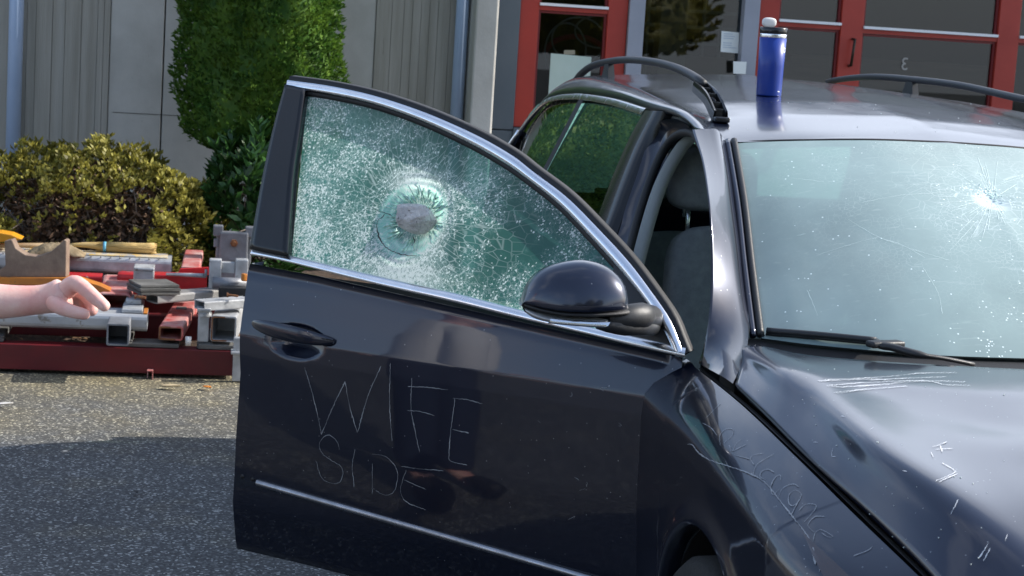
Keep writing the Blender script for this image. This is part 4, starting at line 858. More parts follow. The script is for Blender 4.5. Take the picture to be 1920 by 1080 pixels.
# ------------------------------------------------------------------ the car (front axle at x=0, nose towards +x, its right side is -y)
car = empty('station_wagon', (-1.4, 0, 0), 'dented navy blue station wagon with its front passenger door open and shattered windows', 'car')
def SIDEY(x, z):
    y = np.interp(z, [.2, .30, .42, .60, .80, .86, .92, 1.0], [.83, .855, .885, .90, .905, .90, .885, .85])
    if z > 1.0: y = .84-.45*(z-1.0)+.01*max(0, 1-(z-1)*20)
    if x < -2.9: y -= .13*((-2.9-x)/.9)**2
    if x > .35: y -= .20*((x-.35)/.6)**2
    return y
HX, HY, TH = -.60, -.844, .9414
E2 = np.array([-math.cos(TH), -math.sin(TH)]); N2 = np.array([math.sin(TH), -math.cos(TH)])
ZP = [.2, .24, .30, .42, .60, .80, .845, .90, .965, 1.0, 1.6]; OP = [-.02, -.01, .01, .045, .058, .064, .062, .047, .028, .02, .02-.30]
def oz(z): return float(np.interp(z, ZP, OP))
def dpt(s, z, extra=0): # opened door: distance s from the hinge, height z
    o = oz(z)+extra; return np.array([HX+E2[0]*s+N2[0]*o, HY+E2[1]*s+N2[1]*o, z])
def dsz(px, py):
    z = .8; v = ray(px, py)
    for i in range(40):
        o = oz(z); t = ((HX*N2[0]+HY*N2[1])+o-CAM[:2]@N2)/(v[:2]@N2); P = CAM+v*t; z = .5*z+.5*P[2]
    return np.array([(P[0]-HX)*E2[0]+(P[1]-HY)*E2[1], P[2]])
# --- hood
gap_px = [(1310, 685, -.80), (1400, 757, -.797), (1500, 850, -.785), (1600, 945, -.765), (1740, 1080, -.735)]
GAP = [ony(*p) for p in gap_px]+[np.array([.80, -.70, .77]), np.array([.90, -.655, .72])]
CREASE = [onx(1405, 650, -.50), onz(1470, 690, .977), onz(1545, 735, .965), onz(1640, 830, .945), onz(1780, 930, .915)]
CREASE += [np.array([.72, -.60, .86]), np.array([.84, -.53, .80])]
REAR = [onx(1375, 722, -.255), onx(1391, 687, -.36), onx(1405, 650, -.50), onz(1530, 662, .980), onz(1830, 685, .987), np.array([-.215, 0, .992])]
rearc = crv(REAR, 40)
gapc = crv(GAP, 60); gaph = crv([REAR[0]]+GAP[2:], 60); crc = crv(CREASE, 60)
CENT = crv([np.array([-.215, 0, .992]), np.array([.0, 0, .985]), np.array([.35, 0, .955]), np.array([.65, 0, .90]), np.array([.84, 0, .83]), np.array([.93, 0, .76])], 60)
rows = []
nv = 44
def zbump(x, y):
    d = 0
    for cx, cy, sx, sy, a in ((.16, -.42, .12, .10, -.020), (.30, -.30, .10, .16, .012), (.05, -.20, .16, .13, -.010), (.45, -.42, .12, .10, -.013), (-.1, -.5, .16, .06, .004)):
        d += .28*a*math.exp(-((x-cx)/sx)**2-((y-cy)/sy)**2)
    return d
for i in range(60):
    A, Bc, Cc = gaph[i], crc[i], CENT[i]
    t = i/59; f = (1-min(1, t*5))**2
    # rear edge follows the cowl curve
    row = crv([A+np.array([0, .004, .002]), A*.5+Bc*.5+np.array([0, 0, .006]), Bc+np.array([0, 0, .004]), Bc*.8+Cc*.2+np.array([0, 0, -.002]), Bc*.35+Cc*.65+np.array([0, 0, .0]), Cc], nv)
    for k in range(nv): row[k, 2] += zbump(row[k, 0], row[k, 1])
    rows.append(row)
rows = np.array(rows)
# bend first rows to the cowl line
xr = lambda y: float(np.interp(y, rearc[:, 1], rearc[:, 0]))
for k in range(nv):
    dx = xr(rows[0, k, 1])-rows[0, k, 0]
    for i in range(60): w = max(0, 1-i/34.)**1.5*min(1, max(0, (abs(REAR[2][1])+.005-abs(rows[0, k, 1]))/.05)); rows[i, k, 0] += dx*w
hood = MB().grid(rows, mirror=True).build('hood', PAINT_TOP, car, whole=True)
hood.data.update(); solid(hood, .010, -1 if sum(p.normal.z for p in hood.data.polygons) > 0 else 1)
# --- fender (right, then mirrored left)
def zlow(x):
    r = .372
    return .335+math.sqrt(r*r-x*x) if abs(x) < r*.999 else .20
xs = sorted(set(list(np.linspace(-.585, -.385, 9))+[.372*math.sin(a) for a in np.linspace(-PI/2, PI/2, 33)]+list(np.linspace(.38, .90, 14))))
def gz(x):
    i = np.argsort(gapc[:, 0]); return float(np.interp(x, gapc[i, 0], gapc[i, 2])), float(np.interp(x, gapc[i, 0], gapc[i, 1]))
rows = []
NZ = 30
for x in xs:
    zt_, yt = gz(x); 
    if x < -.512: zt_, yt = .930+.0*(x), -.80
    zl = zlow(x) if abs(x) < .3719 else .20
    col_ = []
    # from gap line, roll over a shoulder, down to low edge
    for k in range(NZ):
        t = k/(NZ-1)
        z = zt_-.004-(zt_-zl)*t
        ys = -SIDEY(x, z); s = min(1, (zt_-z)/.085); s = math.sin(s*PI/2)**.9
        y = yt+(ys-yt)*s
        # arch lip flare
        dd = math.hypot(x, z-.335)-.372
        if dd < .07: y -= .010*math.exp(-(dd/.03)**2)
        col_.append((x, y, z))
    a = col_[-1]; ins = math.hypot(a[0], a[2]-.335)
    if abs(x) < .372: col_ += [(a[0]*.985, a[1]+.006, a[2]-.004), (a[0]*.985, a[1]+.04, a[2]-.004)]
    else: col_ += [(a[0], a[1]+.006, a[2]-.002), (a[0], a[1]+.04, a[2]-.002)]
    rows.append(col_)
fend = MB().grid(rows).build('front_fender', PAINT, car)
mr = np.array(rows); mr[..., 1] *= -1
MB().grid(mr, flip=True).build('front_fender', PAINT, car)
# shadow gap under the hood edge
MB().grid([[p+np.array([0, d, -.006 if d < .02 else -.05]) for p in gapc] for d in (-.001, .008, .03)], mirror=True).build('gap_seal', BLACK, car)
# --- windshield, roof, pillars
WB = [np.array([-.62, -.635, .965]), np.array([-.55, -.52, .972]), np.array([-.44, -.30, .978]), np.array([-.40, 0, .985])]
WT = [onx(1357, 264, -1.27), np.array([-1.235, -.40, 1.378]), np.array([-1.205, -.2, 1.392]), np.array([-1.20, 0, 1.396])]
WSR = [onx(1378, 268, -1.265), onx(1397, 380, -1.03), onx(1411, 500, -.83), onx(1428, 634, -.63)]
WT[0] = WSR[0]; WB[0] = WSR[3]
def wrow(t):
    """windshield row, t=0 top .. 1 bottom; right edge to centre"""
    e = crv(WSR, 41)[int(round(t*40))]; a = crv(WT, 24); b = crv(WB, 24)
    r = a*(1-t)+b*t; bulge = .035*math.sin(PI*t)
    r = r + (e-r[0])*np.linspace(1, 0, 24)[:, None]**1.5
    for k in range(24): r[k] += np.array([.5, 0, .86])*bulge*(1-(1-k/23.)**2)
    return r
W = np.array([wrow(t) for t in np.linspace(0, 1, 41)])
Wf = np.concatenate([W, (W*np.array([1, -1, 1]))[:, ::-1][:, 1:]], 1)
wi = tree_of(MB().grid(Wf).build('tmpw', BLACK)); ip = hit(wi, 1862, 372)[0]; bpy.data.objects.remove(bpy.data.objects['tmpw'])
# dent at the blow
V_ = Wf.reshape(-1, 3)
def wdent(p):
    d = math.dist(p, ip); return p-np.array([.47, 0, .88])*(.012*math.exp(-(d/.03)**2)+.005*math.exp(-(d/.12)**2))
fine = np.array([crv(Wf[:, j], 90) for j in range(Wf.shape[1])]).transpose(1, 0, 2); fine = np.array([crv(fine[i], 140) for i in range(90)])
fine = np.array([[wdent(p) for p in r] for r in fine])
ws = MB().grid(fine).build('windshield', windscreen_mat(ip.x+1.4, ip.y, ip.z), car)
# black painted border (frit) just under the glass
brd = MB(); G = fine; H_, W_ = G.shape[:2]; off = np.array([-.47, 0, -.88])*.004
brd.grid(G[0:4]+off); brd.grid(G[-9:]+off); brd.grid(G[:, 0:3]+off); brd.grid(G[:, -3:]+off)
brd.build('glass_border', BLACK, ws)
# long cracks and the star of the blow
gt0 = tree_of(ws); mb = MB(); Z6 = lambda l: [(1300+.4535*x, 230+.4535*y) for x, y in l]
for st in ([(520, 545), (680, 495), (765, 475)], [(428, 468), (465, 460)], [(640, 400), (760, 470), (880, 515), (1060, 570)], [(1060, 530), (1180, 400)], [(470, 690), (500, 760), (515, 800)], [(780, 480), (860, 505), (960, 560)], [(1240, 262), (1300, 235), (1367, 212)], [(1235, 268), (1310, 240), (1367, 225)], [(950, 600), (1010, 700), (1030, 790)], [(400, 230), (470, 236), (540, 245)], [(700, 330), (860, 300), (1040, 290)]): ribbon(mb, gt0, Z6(st), .00045, .0006, .5)
for k in range(46):
    a = rnd.uniform(0, 2*PI); r0, r1 = rnd.uniform(6, 16), rnd.uniform(24, 110)*(1 if math.cos(a) < .3 else .6); b = rnd.uniform(-.12, .12)
    ribbon(mb, gt0, [(1862+r0*math.cos(a), 372+r0*math.sin(a)*.8), (1862+(r0+r1)/2*math.cos(a+b), 372+(r0+r1)/2*math.sin(a+b)*.8), (1862+r1*math.cos(a+b), 372+r1*math.sin(a+b)*.8)], .0006, .0008, .5)
mb.build('crack_lines', mat('pale_crack', (.70, .82, .80), .5), ws)
mb = MB()
for k in range(60):
    a = rnd.uniform(0, 2*PI); r = abs(rnd.gauss(0, 14)); h = hit(gt0, 1860+r*math.cos(a), 370+r*.8*math.sin(a))
    if h: q = rnd.uniform(.0012, .003); mb.box(h[0]+h[1]*.001, (q, q*rnd.uniform(.6, 1.4), q*.6), rnd.uniform(0, 3))
mb.build('crushed_glass', mat('mint_crushed_glass', (.80, .95, .90), .6), ws, smooth=False)
# rubber/trim strip between pillar and glass, two ribs
edge = crv(WSR, 40)
def strip(o1, o2, m, nm, r):
    pts = [p+np.array([0, -o1, o2]) for p in edge]; MB().tube(pts, r, 8).build(nm, m, car); return MB().tube([p*np.array([1, -1, 1]) for p in pts], r, 8).build(nm, m, car)
strip(.003, .006, TRIMBLACK, 'pillar_trim', .009)
strip(.020, .004, PAINT_TOP, 'pillar_rib', .008)
# A pillar + cant rail + roof
OUT_px = [(1296, 240), (1308, 272), (1319, 310), (1329, 379), (1332, 455), (1334, 547)]
AO = [onside(*p) for p in OUT_px]+[ony(1331, 600, -.803), ony(1322, 648, -.806), GAP[0]+np.array([0, 0, .003])]
ao = crv(AO, 40)
ei = np.vstack([edge+np.array([0, -.024, .002])])
ext = np.array([ei[-1]+(ei[-1]-ei[-2])*k for k in ()]) if False else None
def crvp(P_, n):
    p = np.array(P_, float); q = np.vstack([2*p[0]-p[1], p, 2*p[-1]-p[-2]]); out = []
    for u in np.linspace(0, len(p)-1-1e-6, n):
        i = int(u); t = u-i; a_, b_, c_, d_ = q[i:i+4]; out.append(.5*((2*b_)+(-a_+c_)*t+(2*a_-5*b_+4*c_-d_)*t*t+(-a_+3*b_-3*c_+d_)*t**3))
    return np.array(out)
AX_ = np.interp(np.arange(8), [0, 2, 5, 7], [onside(1298, 243)[0], ei[20][0]+.10, -.60, GAP[0][0]])
ao = crvp([onside(1298, 243), onx(1317, 305, AX_[1]), onx(1328, 379, AX_[2]), onx(1333, 455, AX_[3]), onx(1334, 540, AX_[4]), onx(1329, 605, AX_[5]), onx(1320, 650, AX_[6]), GAP[0]+np.array([0, 0, .004])], 60)
inn = crvp([ei[0], ei[10], ei[20], ei[28], ei[36], onx(1405, 645, -.57), onx(1391, 685, -.41), onx(1374, 719, -.262)], 60)
rows = []
for i in range(60):
    t_ = i/59; k_ = 1-.92*min(1, max(0, (t_-.38)/.27)); a, b = ao[i], inn[i]; nn_ = np.array([.003*t_, -.004, .020])*k_
    rows.append([a+np.array([-.05, .05, -.03]), a+np.array([-.012, .012, -.008])]+list(crv([a, a*.75+b*.25+nn_*.42, (a+b)/2+nn_*.85, a*.22+b*.78+nn_*1.15, b], 16)))
rows = np.array(rows)
for _ in range(60):
    r2 = rows.copy(); r2[1:-1] = .5*rows[1:-1]+.25*(rows[:-2]+rows[2:]); w_ = np.clip((np.arange(60)-24)/8, 0, 1)[:, None, None]*np.clip((59-np.arange(60))/4, 0, 1)[:, None, None]; rows = rows*(1-w_)+r2*w_
Apil = rows
# roof: stations from front to back
UP = [(1212, 203), (1152, 185), (1095, 176), (1070, 176), (1048, 178), (1021, 188), (990, 222), (955, 271)]
EDGE = [ao[0], onside(1280, 224), onside(1250, 210)]+[onside(*p) for p in UP]
EDGE = crv(EDGE, 60)
def zc_(x): return float(np.interp(-x, [1.20, 1.32, 1.5, 1.8, 2.2, 2.6, 3.0, 3.3, 3.5, 3.7, 3.8], [1.396, 1.420, 1.443, 1.470, 1.491, 1.503, 1.507, 1.495, 1.466, 1.40, 1.30]))
rs = []
for i in range(60):
    e = EDGE[i]; x = e[0]; t = i/59
    xr_ = -1.27-(3.66-1.27)*t**1.0 if False else None
    xc = np.interp(x, [-3.49, -3.2, -1.5, ao[0][0]], [-3.70, -3.36, -1.5, -1.20]); xm = np.interp(x, [-3.49, -3.2, -1.5, ao[0][0]], [-3.62, -3.28, -1.5, -1.262])
    zc = zc_(xc); ym = .54-.03*max(0, (-x-3.0)/.5)
    zm = zc-.030
    if i == 0: m_ = inn[0]
    else: m_ = np.array([xm, -ym, zm]); f = max(0, 1-i/5.); m_ = m_*(1-f)+(inn[0])*f
    up_ = min(.0, 0); sh_ = (e+m_)/2+np.array([0, -.016, .016])
    lo = e+np.array([0, .035, -.012])
    c1 = np.array([(m_[0]+xc)/2+.0, m_[1]*.55, zc-.012])
    if i < 6: f = 1-i/6; w0 = WT[1]+np.array([0, 0, .004]); c1 = c1*(1-f)+np.array([-1.225, -.27, 1.392])*f
    rs.append(crv([lo, e, sh_, m_, c1, np.array([xc, 0, zc])], 30))
rs = np.array(rs)
# front of roof follows the glass header with a small gap
hdr = crv([p+np.array([-.008, 0, .003]) for p in WT], 24)
roofo = MB().grid(np.vstack([rs]), mirror=True, flip=True).build('roof', PAINT_TOP, car, whole=True)
MB().grid(Apil, mirror=True).build('windshield_pillar', PAINT, car)
rooft = tree_of(roofo)
# header seal
mb = MB(); mb.tube([p+np.array([-.004, 0, -.004]) for p in hdr]+[p*np.array([1, -1, 1])+np.array([-.004, 0, -.004]) for p in hdr[::-1][1:]], .005, 8); mb.build('header_seal', BLACK, car)
# --- door opening seal and flange
OPN = [(1159, 440), (1172, 394), (1194, 328), (1215, 282), (1235, 257), (1256, 247), (1276, 252), (1296, 272), (1314, 303), (1324, 343), (1331, 404), (1333, 506)]
OP3 = [onside(1128, 560)]+[onside(*p) for p in OPN]; OP3 = OP3+[np.array([-.50, -.79, 1.02]), np.array([-.54, -.79, .90]), np.array([-.56, -.79, .6]), np.array([-.56, -.79, .36])]
op = crv(OP3, 90)
opw = np.clip((np.arange(90)-float(np.argmax(op[:, 2]))-2)/10, 0, 1)[:, None]
op = op+opw*np.array([-.06, .02, -.06])*np.clip((op[:, 2]-.9)/.3, 0, 1)[:, None]
OUTF = [onside(1090, 560), onside(1135, 440), onside(1160, 370), onside(1185, 285), onside(1212, 218), onside(1245, 222), onside(1272, 230), onside(1296, 252), onside(1314, 300)]
# outer flange: from roof edge line inward to the seal
fl = [];
oc = crv([onside(1100, 560), onside(1150, 440), onside(1163, 394), onside(1186, 328), onside(1205, 270), onside(1222, 232), onside(1256, 222), onside(1282, 236), onside(1300, 258), onside(1316, 300), onside(1328, 343), onside(1333, 404), onside(1335, 506), np.array([-.475, -.815, 1.02]), np.array([-.52, -.81, .92]), np.array([-.54, -.81, .6]), np.array([-.55, -.80, .36])], 90)
rows = []
ncut = int(np.argmax(op[:, 2]))+7
for a, b in list(zip(oc, op))[:ncut]: rows.append([a+np.array([0, .012, 0]), a*.65+b*.35+np.array([0, .040, 0]), b+np.array([0, .045, 0]), b+np.array([0, .075, 0])])
MB().grid(rows).build('door_frame_flange', paint('navy_paint_jamb', 0, (.006, .009, .022)), car)
MB().tube([p+np.array([0, .040, 0]) for p in op[:ncut]], .011, 10).build('door_seal', BLACK, car)
# grey inner pillar trim
IB = crv([onside(1128, 560)+np.array([.0, .05, 0]), onside(1172, 400)+np.array([0, .05, 0]), onside(1200, 325)+np.array([0, .05, 0]), onside(1235, 262)+np.array([0, .055, 0]), onside(1256, 252)+np.array([0, .06, 0])], 20)
rows = [[p, p+np.array([.01, .018, -.004]), p+np.array([.0, .036, -.008]), p+np.array([-.06, .04, -.01])] for p in IB]
MB().grid(rows, mirror=True).build('inner_pillar_trim', INTGREY, car)
# outer B pillar: gloss strip between rear door glass and opening
BP = [(1210, 207), (1180, 262), (1150, 330), (1122, 395), (1090, 470), (1060, 540)]
BPi = [(1238, 208), (1206, 268), (1178, 335), (1150, 410), (1118, 490), (1085, 560)]
rows = [crv([onside(*a)+np.array([0, -.002, 0]), (onside(*a)+onside(*b))/2+np.array([0, -.008, 0]), onside(*b)+np.array([0, .0, 0]), onside(*b)+np.array([.0, .04, 0])], 8) for a, b in zip(BP, BPi)]
MB().grid(loft([list(r) for r in rows], 24, 8), mirror=True).build('door_pillar', GLOSSBLACK, car)
# --- rear side glass
def gl(px, off=.004): return [onside(*p)+np.array([0, off, 0]) for p in px]
def poly_fill(top, bot, n=20, k=8, off=.0):
    a, b = crv(top, n), crv(bot, n); return np.array([[a[i]*(1-t)+b[i]*t+np.array([0, off-.006*math.sin(PI*t), 0]) for t in np.linspace(0, 1, k)] for i in range(n)])
zb = 1.02
def belt_pt(x): z = 1.005+.01*(-x-1.7); return np.array([x, -(SIDEY(x, z)), z])
def up_pt(x):
    i = np.argsort(EDGE[:, 0]); z = float(np.interp(x, EDGE[i, 0], EDGE[i, 2])); return np.array([x, -(.84-.45*(z-1)), z])
def winpoly(x0t, x1t, x0b, x1b, nm, m, off, dz=.012):
    tp = [up_pt(x)+np.array([0, off, -dz]) for x in np.linspace(x0t, x1t, 14)]; bt = [belt_pt(x)+np.array([0, off, .004]) for x in np.linspace(x0b, x1b, 14)]
    return MB().grid(poly_fill(tp, bt, 30, 10, 0), mirror=True).build(nm, m, car)
winpoly(-1.80, -2.64, -1.58, -2.60, 'rear_door_window', DARKGLASS, .006)
winpoly(-2.70, -3.44, -2.66, -3.55, 'quarter_window', DARKGLASS, .006)
mb = MB(); mb.grid([[up_pt(x)*(1-t)+belt_pt(xb)*t+np.array([0, -.001, 0]) for t in np.linspace(0, 1, 8)] for x, xb in ((-2.635, -2.595), (-2.705, -2.665))], mirror=True); mb.build('window_divider', BLACK, car)
# black edge strip above glass then chrome line
ch = [up_pt(x) for x in np.linspace(-1.79, -3.46, 40)]
def band(c, w, m, nm, off=-.004, mir=True, par=None):
    rows = [[p+np.array([0, off+.004, .0]), p+np.array([0, off, -.002]), p+np.array([0, off-.45*(-w)*0, -w+.002])+np.array([0, -.45*w, 0]), p+np.array([0, off+.004-.45*w, -w])] for p in c]
    return MB().grid(rows, mirror=mir).build(nm, m, par or car)
band(ch, .020, CHROME, 'chrome_window_trim')
down = crv([up_pt(-3.44), up_pt(-3.47)+np.array([-.02, -.02, -.05]), belt_pt(-3.62)+np.array([0, 0, .02])], 14)
MB().tube(down, .008, 6).build('chrome_window_trim', CHROME, car)
MB().grid([[p+np.array([0, -.003, 0]), p+np.array([0, -.006, -.016])] for p in [belt_pt(x)+np.array([0, 0, .014]) for x in np.linspace(-1.6, -3.62, 30)]], mirror=True).build('chrome_belt_trim', CHROME, car)
# --- lower body sides
def sidegrid(x0, x1, n, zt, zb_fn, mirror_only=None):
    rows = []
    for x in np.linspace(x0, x1, n):
        zl = zb_fn(x); rows.append([(x, -SIDEY(x, z), z) for z in np.linspace(zt, zl, 22)])
    return np.array(rows)
def rz(x):
    d = abs(x+2.709); return .335+math.sqrt(.37**2-d*d) if d < .3699 else .22
rear = np.array([[(x, -SIDEY(x, z), z) for z in np.linspace(1.006, rz(x), 24)] for x in sorted(list(np.linspace(-1.68, -2.33, 16))+[-2.709+.3699*math.sin(a) for a in np.linspace(-PI/2, PI/2, 31)]+list(np.linspace(-3.085, -3.78, 14)), reverse=True)])
MB().grid(rear, mirror=True).build('rear_body_side', PAINT, car)
# D pillar and tail
dp = [[up_pt(-3.44)+np.array([-.0, 0, .0]), up_pt(-3.44)*.5+belt_pt(-3.56)*.5, belt_pt(-3.60)], [np.array([-3.62, -.60, 1.36]), np.array([-3.72, -.68, 1.2]), np.array([-3.80, -.70, 1.0])], [np.array([-3.70, -.3, 1.38]), np.array([-3.80, -.3, 1.2]), np.array([-3.87, -.35, 1.0])], [np.array([-3.70, 0, 1.39]), np.array([-3.81, 0, 1.2]), np.array([-3.88, 0, 1.0])]]
MB().grid(loft([[*r] for r in dp], 14, 14)[:5], mirror=True).build('rear_pillar', PAINT, car)
MB().grid(loft([[*r] for r in dp], 14, 14)[4:], mirror=True).build('rear_window', CRAZED, car, whole=True)
tg = [[np.array([-3.78, -.78, 1.0]), np.array([-3.82, -.80, .7]), np.array([-3.80, -.78, .3])], [np.array([-3.86, -.4, 1.0]), np.array([-3.90, -.42, .7]), np.array([-3.88, -.42, .3])], [np.array([-3.88, 0, 1.0]), np.array([-3.92, 0, .7]), np.array([-3.90, 0, .3])]]
MB().grid(loft(tg, 12, 12), mirror=True).build('tailgate', PAINT, car, whole=True)
RLENS = mat('red_lens', (.3, .01, .01), .15)
for y_ in (-.66, .66): MB().box((-3.84, y_, .82), (.08, .26, .16), None, .02).build('tail_light', RLENS, car)
# closed left front door, sill, nose
ld = np.array([[(x, SIDEY(x, z), z) for z in np.linspace(1.0, .24, 24)] for x in np.linspace(-.592, -1.672, 20)])
MB().grid(ld, flip=True).build('left_front_door', PAINT, car)
lw = poly_fill([up_pt(-1.70), up_pt(-1.45)+np.array([0, 0, -.01]), ao[5]+np.array([0, .01, -.01]), ao[18], ao[36]], [belt_pt(-1.6), belt_pt(-1.35), belt_pt(-1.0), belt_pt(-.75), belt_pt(-.56)], 24, 10)
lw[..., 1] *= -1; MB().grid(lw, flip=True).build('left_front_window', SIDEGLASS, car)
for y_ in (-.77, .77): MB().bbox((-1.70, y_-.07, .17), (-.58, y_+.07, .32), .02).build('door_sill', PAINT, car)
nose = [[np.array([.895, -SIDEY(.9, z_)+.002, z_]) for z_ in (.70, .58, .42, .21)], [np.array([.915, -.67, .745]), np.array([.93, -.66, .62]), np.array([.96, -.62, .45]), np.array([.93, -.64, .22])], [np.array([.93, -.36, .76]), np.array([.99, -.36, .62]), np.array([1.02, -.36, .45]), np.array([.98, -.36, .22])], [np.array([.95, 0, .75]), np.array([1.01, 0, .62]), np.array([1.04, 0, .45]), np.array([1.0, 0, .22])]]
MB().grid(loft(nose, 14, 16), mirror=True).build('front_bumper', PAINT, car, whole=True)
mb = MB()
for k in range(5): mb.bbox((.985, -.34, .50+k*.045), (1.05, .34, .52+k*.045), .004)
mb.build('grille', CHROME, car)
side_f = [[(x, -SIDEY(x, z)+0, z) for z in np.linspace(.74, .22, 12)] for x in (.90, .93)]
# headlight tip let into the fender
hl = [(1508, 1003), (1545, 1035), (1590, 1080), (1640, 1130), (1600, 1150), (1560, 1140), (1545, 1080), (1528, 1045)]
frt = tree_of(fend)
def onfender(px, py):
    v = ray(px, py); y = -.88
    for _ in range(30):
        t = (y-CAM[1])/v[1]; P = CAM+v*t; zt_, yt = gz(P[0]); ys = -SIDEY(P[0], P[2]); s = min(1, max(0, (zt_-P[2])/.085)); y = .5*y+.5*(yt+(ys-yt)*math.sin(s*PI/2)**.9)
    return P
def prm(px, py): h = hit(frt, px, py); return (np.array(h[0]), np.array(h[1])) if h else (onfender(px, py), np.array([.2, -.97, .1]))
HP = [(1506, 1001), (1540, 1032), (1572, 1062), (1610, 1098), (1585, 1112), (1555, 1100), (1535, 1062), (1520, 1032)]
pp = [prm(*p) for p in HP]; cen = sum(p for p, _ in pp)/len(pp)
vs = [p+n_*.003 for p, n_ in pp]+[cen+np.array([0, -.006, .001])]
hb = mesh('headlight', vs, [(i, (i+1) % 8, 8) for i in range(8)], mat('smoked_headlight', (.035, .018, .016), .08, coat=1), car)
hb2 = mesh('headlight', [np.array(v)*np.array([1, -1, 1]) for v in vs], [((i+1) % 8, i, 8) for i in range(8)], bpy.data.materials['smoked_headlight'], car)
# --- wheels and arches
def wheel(x, sy):
    y = sy*.80; m = MB().lathe([(.20, -.105), (.215, -.11), (.30, -.11), (.318, -.09), (.322, 0), (.318, .09), (.30, .11), (.215, .11), (.20, .105)], (x, y, .322), 'Y', 48)
    w = m.build('wheel', TYRE, car)
    mb = MB().lathe([(.0, sy*.07), (.03, sy*.075), (.05, sy*.06), (.06, sy*.05)], (x, y, .322), 'Y', 32).lathe([(.185, sy*.04), (.20, sy*.10), (.213, sy*.105), (.214, -.10), (.20, -.10)], (x, y, .322), 'Y', 48)
    for k in range(9):
        a = 2*PI*k/9; c, s = math.cos(a), math.sin(a); mb.tube([(x+.04*c, y+sy*.058, .322+.04*s), (x+.12*c, y+sy*.068, .322+.12*s), (x+.20*c, y+sy*.075, .322+.20*s)], [.016, .013, .018], 8)
    mb.build('rim', ALU, w)
    MB().lathe([(.14, 0), (.14, -sy*.02), (.03, -sy*.02)], (x, y+sy*.02, .322), 'Y', 32).build('brake_disc', mat('brake_disc', (.12, .10, .09), .5, .6), w)
for x in (0, -2.709):
    for sy in (-1, 1): wheel(x, sy)
for x in (0, -2.709):
    for sy in (-1, 1):
        MB().grid([[(x+.365*math.sin(a), sy*yy, .335+.365*math.cos(a)) for a in np.linspace(-1.75, 1.75, 24)] for yy in (.865, .60)]).build('wheel_arch_liner', BLACK, car)
# --- cowl, wiper
mb = MB()
cw = [];
for k in range(30):
    y = -.74+.74*k/29; xg = float(np.interp(y, fine[-1][:, 1], fine[-1][:, 0])); zg = float(np.interp(y, fine[-1][:, 1], fine[-1][:, 2])); xh = xr(y) if y > rearc[0, 1] else rearc[0, 0]
    cw.append([(xg-.03, y, zg-.006), (xg+.012, y, zg-.010), ((xg+xh)/2, y, zg-.03), (xh+.02, y, zg-.025), (xh+.03, y, zg-.06)])
mb.grid(cw, mirror=True).build('cowl_panel', BLACK, car, whole=True)
gt = tree_of(ws)
def ong(px, py, lift): h = hit(gt, px, py); return np.array(h[0])+np.array([.47, 0, .88])*lift if h else onx(px, py, -.5)
w0 = [ong(1436, 628, .012), ong(1540, 638, .014), ong(1640, 648, .014)]
mb = MB().tube(crv(w0, 16), .0075, 8).tube(crv([p+np.array([-.004, 0, -.008]) for p in w0], 16), .004, 6); wip = mb.build('windshield_wiper', TRIMBLACK, car)
p = onz(1668, 650, .998); q = onz(1720, 664, .992)
MB().tube(crv([w0[-1], onz(1645, 648, .998), p, q, onz(1770, 672, .985), onz(1825, 683, .972)], 20), [.008]*6+[.012]*6+[.007]*8, 8, True, .7).box(onz(1660, 645, 1.0), (.03, .085, .014), .3, .005).build('wiper_arm', TRIMBLACK, wip)
# --- roof rails
def rail(sy):
    if sy < 0: px = [(1082, 146), (1106, 126), (1138, 116), (1180, 112), (1230, 117), (1270, 128), (1300, 143), (1318, 156)]; P = [ony(a, b, -.53) for a, b in px]
    else: P = [ony(a, b, .53) for a, b in [(1552, 153), (1590, 147), (1640, 144), (1700, 148), (1800, 160), (1920, 186)]]+[np.array([-1.70, .53, 1.50]), np.array([-1.60, .53, 1.475])]
    r = MB().tube(crv(P, 30), [.011]+[.0145]*28+[.013], 12, True, .8).build('roof_rail', RAIL, car)
    p = crv(P, 30)[4 if sy > 0 else 9] if sy < 0 else crv(P, 30)[12]
    mb = MB(); zr_ = zc_(p[0])-.045; mb.add([(p[0]-.07, p[1]-.012, zr_), (p[0]+.05, p[1]-.012, zr_), (p[0]+.02, p[1]-.009, p[2]), (p[0]-.03, p[1]-.009, p[2]), (p[0]-.07, p[1]+.012, zr_), (p[0]+.05, p[1]+.012, zr_), (p[0]+.02, p[1]+.009, p[2]), (p[0]-.03, p[1]+.009, p[2])], [(0, 1, 2, 3), (7, 6, 5, 4), (1, 5, 6, 2), (0, 3, 7, 4)])
    mb.build('rail_support', RAIL, r, smooth=False)
    p = P[0]; MB().tube([p+np.array([.02, 0, .0]), (p[0]-.10, p[1], zc_(p[0]-.10)-.045)], [.014, .012], 10).build('rail_foot', RAIL, r)
    if sy < 0:  # broken front foot: cover gone, ribs showing
        A, Bp = P[-1], ony(1352, 208, -.53); Bp[2] = max(Bp[2], 1.43); mb = MB()
        L = crv([A+np.array([-.03, 0, .006]), A*.5+Bp*.5+np.array([0, 0, .012]), Bp], 14)
        for s in (-1, 1): mb.grid([[q_+np.array([0, s*.018, .0]), q_+np.array([0, s*.022, -.030]), q_+np.array([0, s*.016, -.030]), q_+np.array([0, s*.013, .0]), q_+np.array([0, s*.018, .0])] for q_ in L])
        for k in (1, 4, 7, 10, 12): q_ = L[k]; mb.box(q_+np.array([0, 0, -.016]), (.006, .034, .026), None, .001)
        mb.box(L[-1]+np.array([.0, 0, -.022]), (.05, .040, .014), None, .004).tube([L[3]+np.array([0, 0, -.02]), L[9]+np.array([0, 0, -.012])], .006, 8); mb.build('broken_rail_foot', GLOSSBLACK, r)
    else: MB().tube([P[-2], P[-1], (-1.50, .53, 1.425)], [.016, .016, .012], 10).build('rail_foot', RAIL, r)
rail(-1); rail(1)
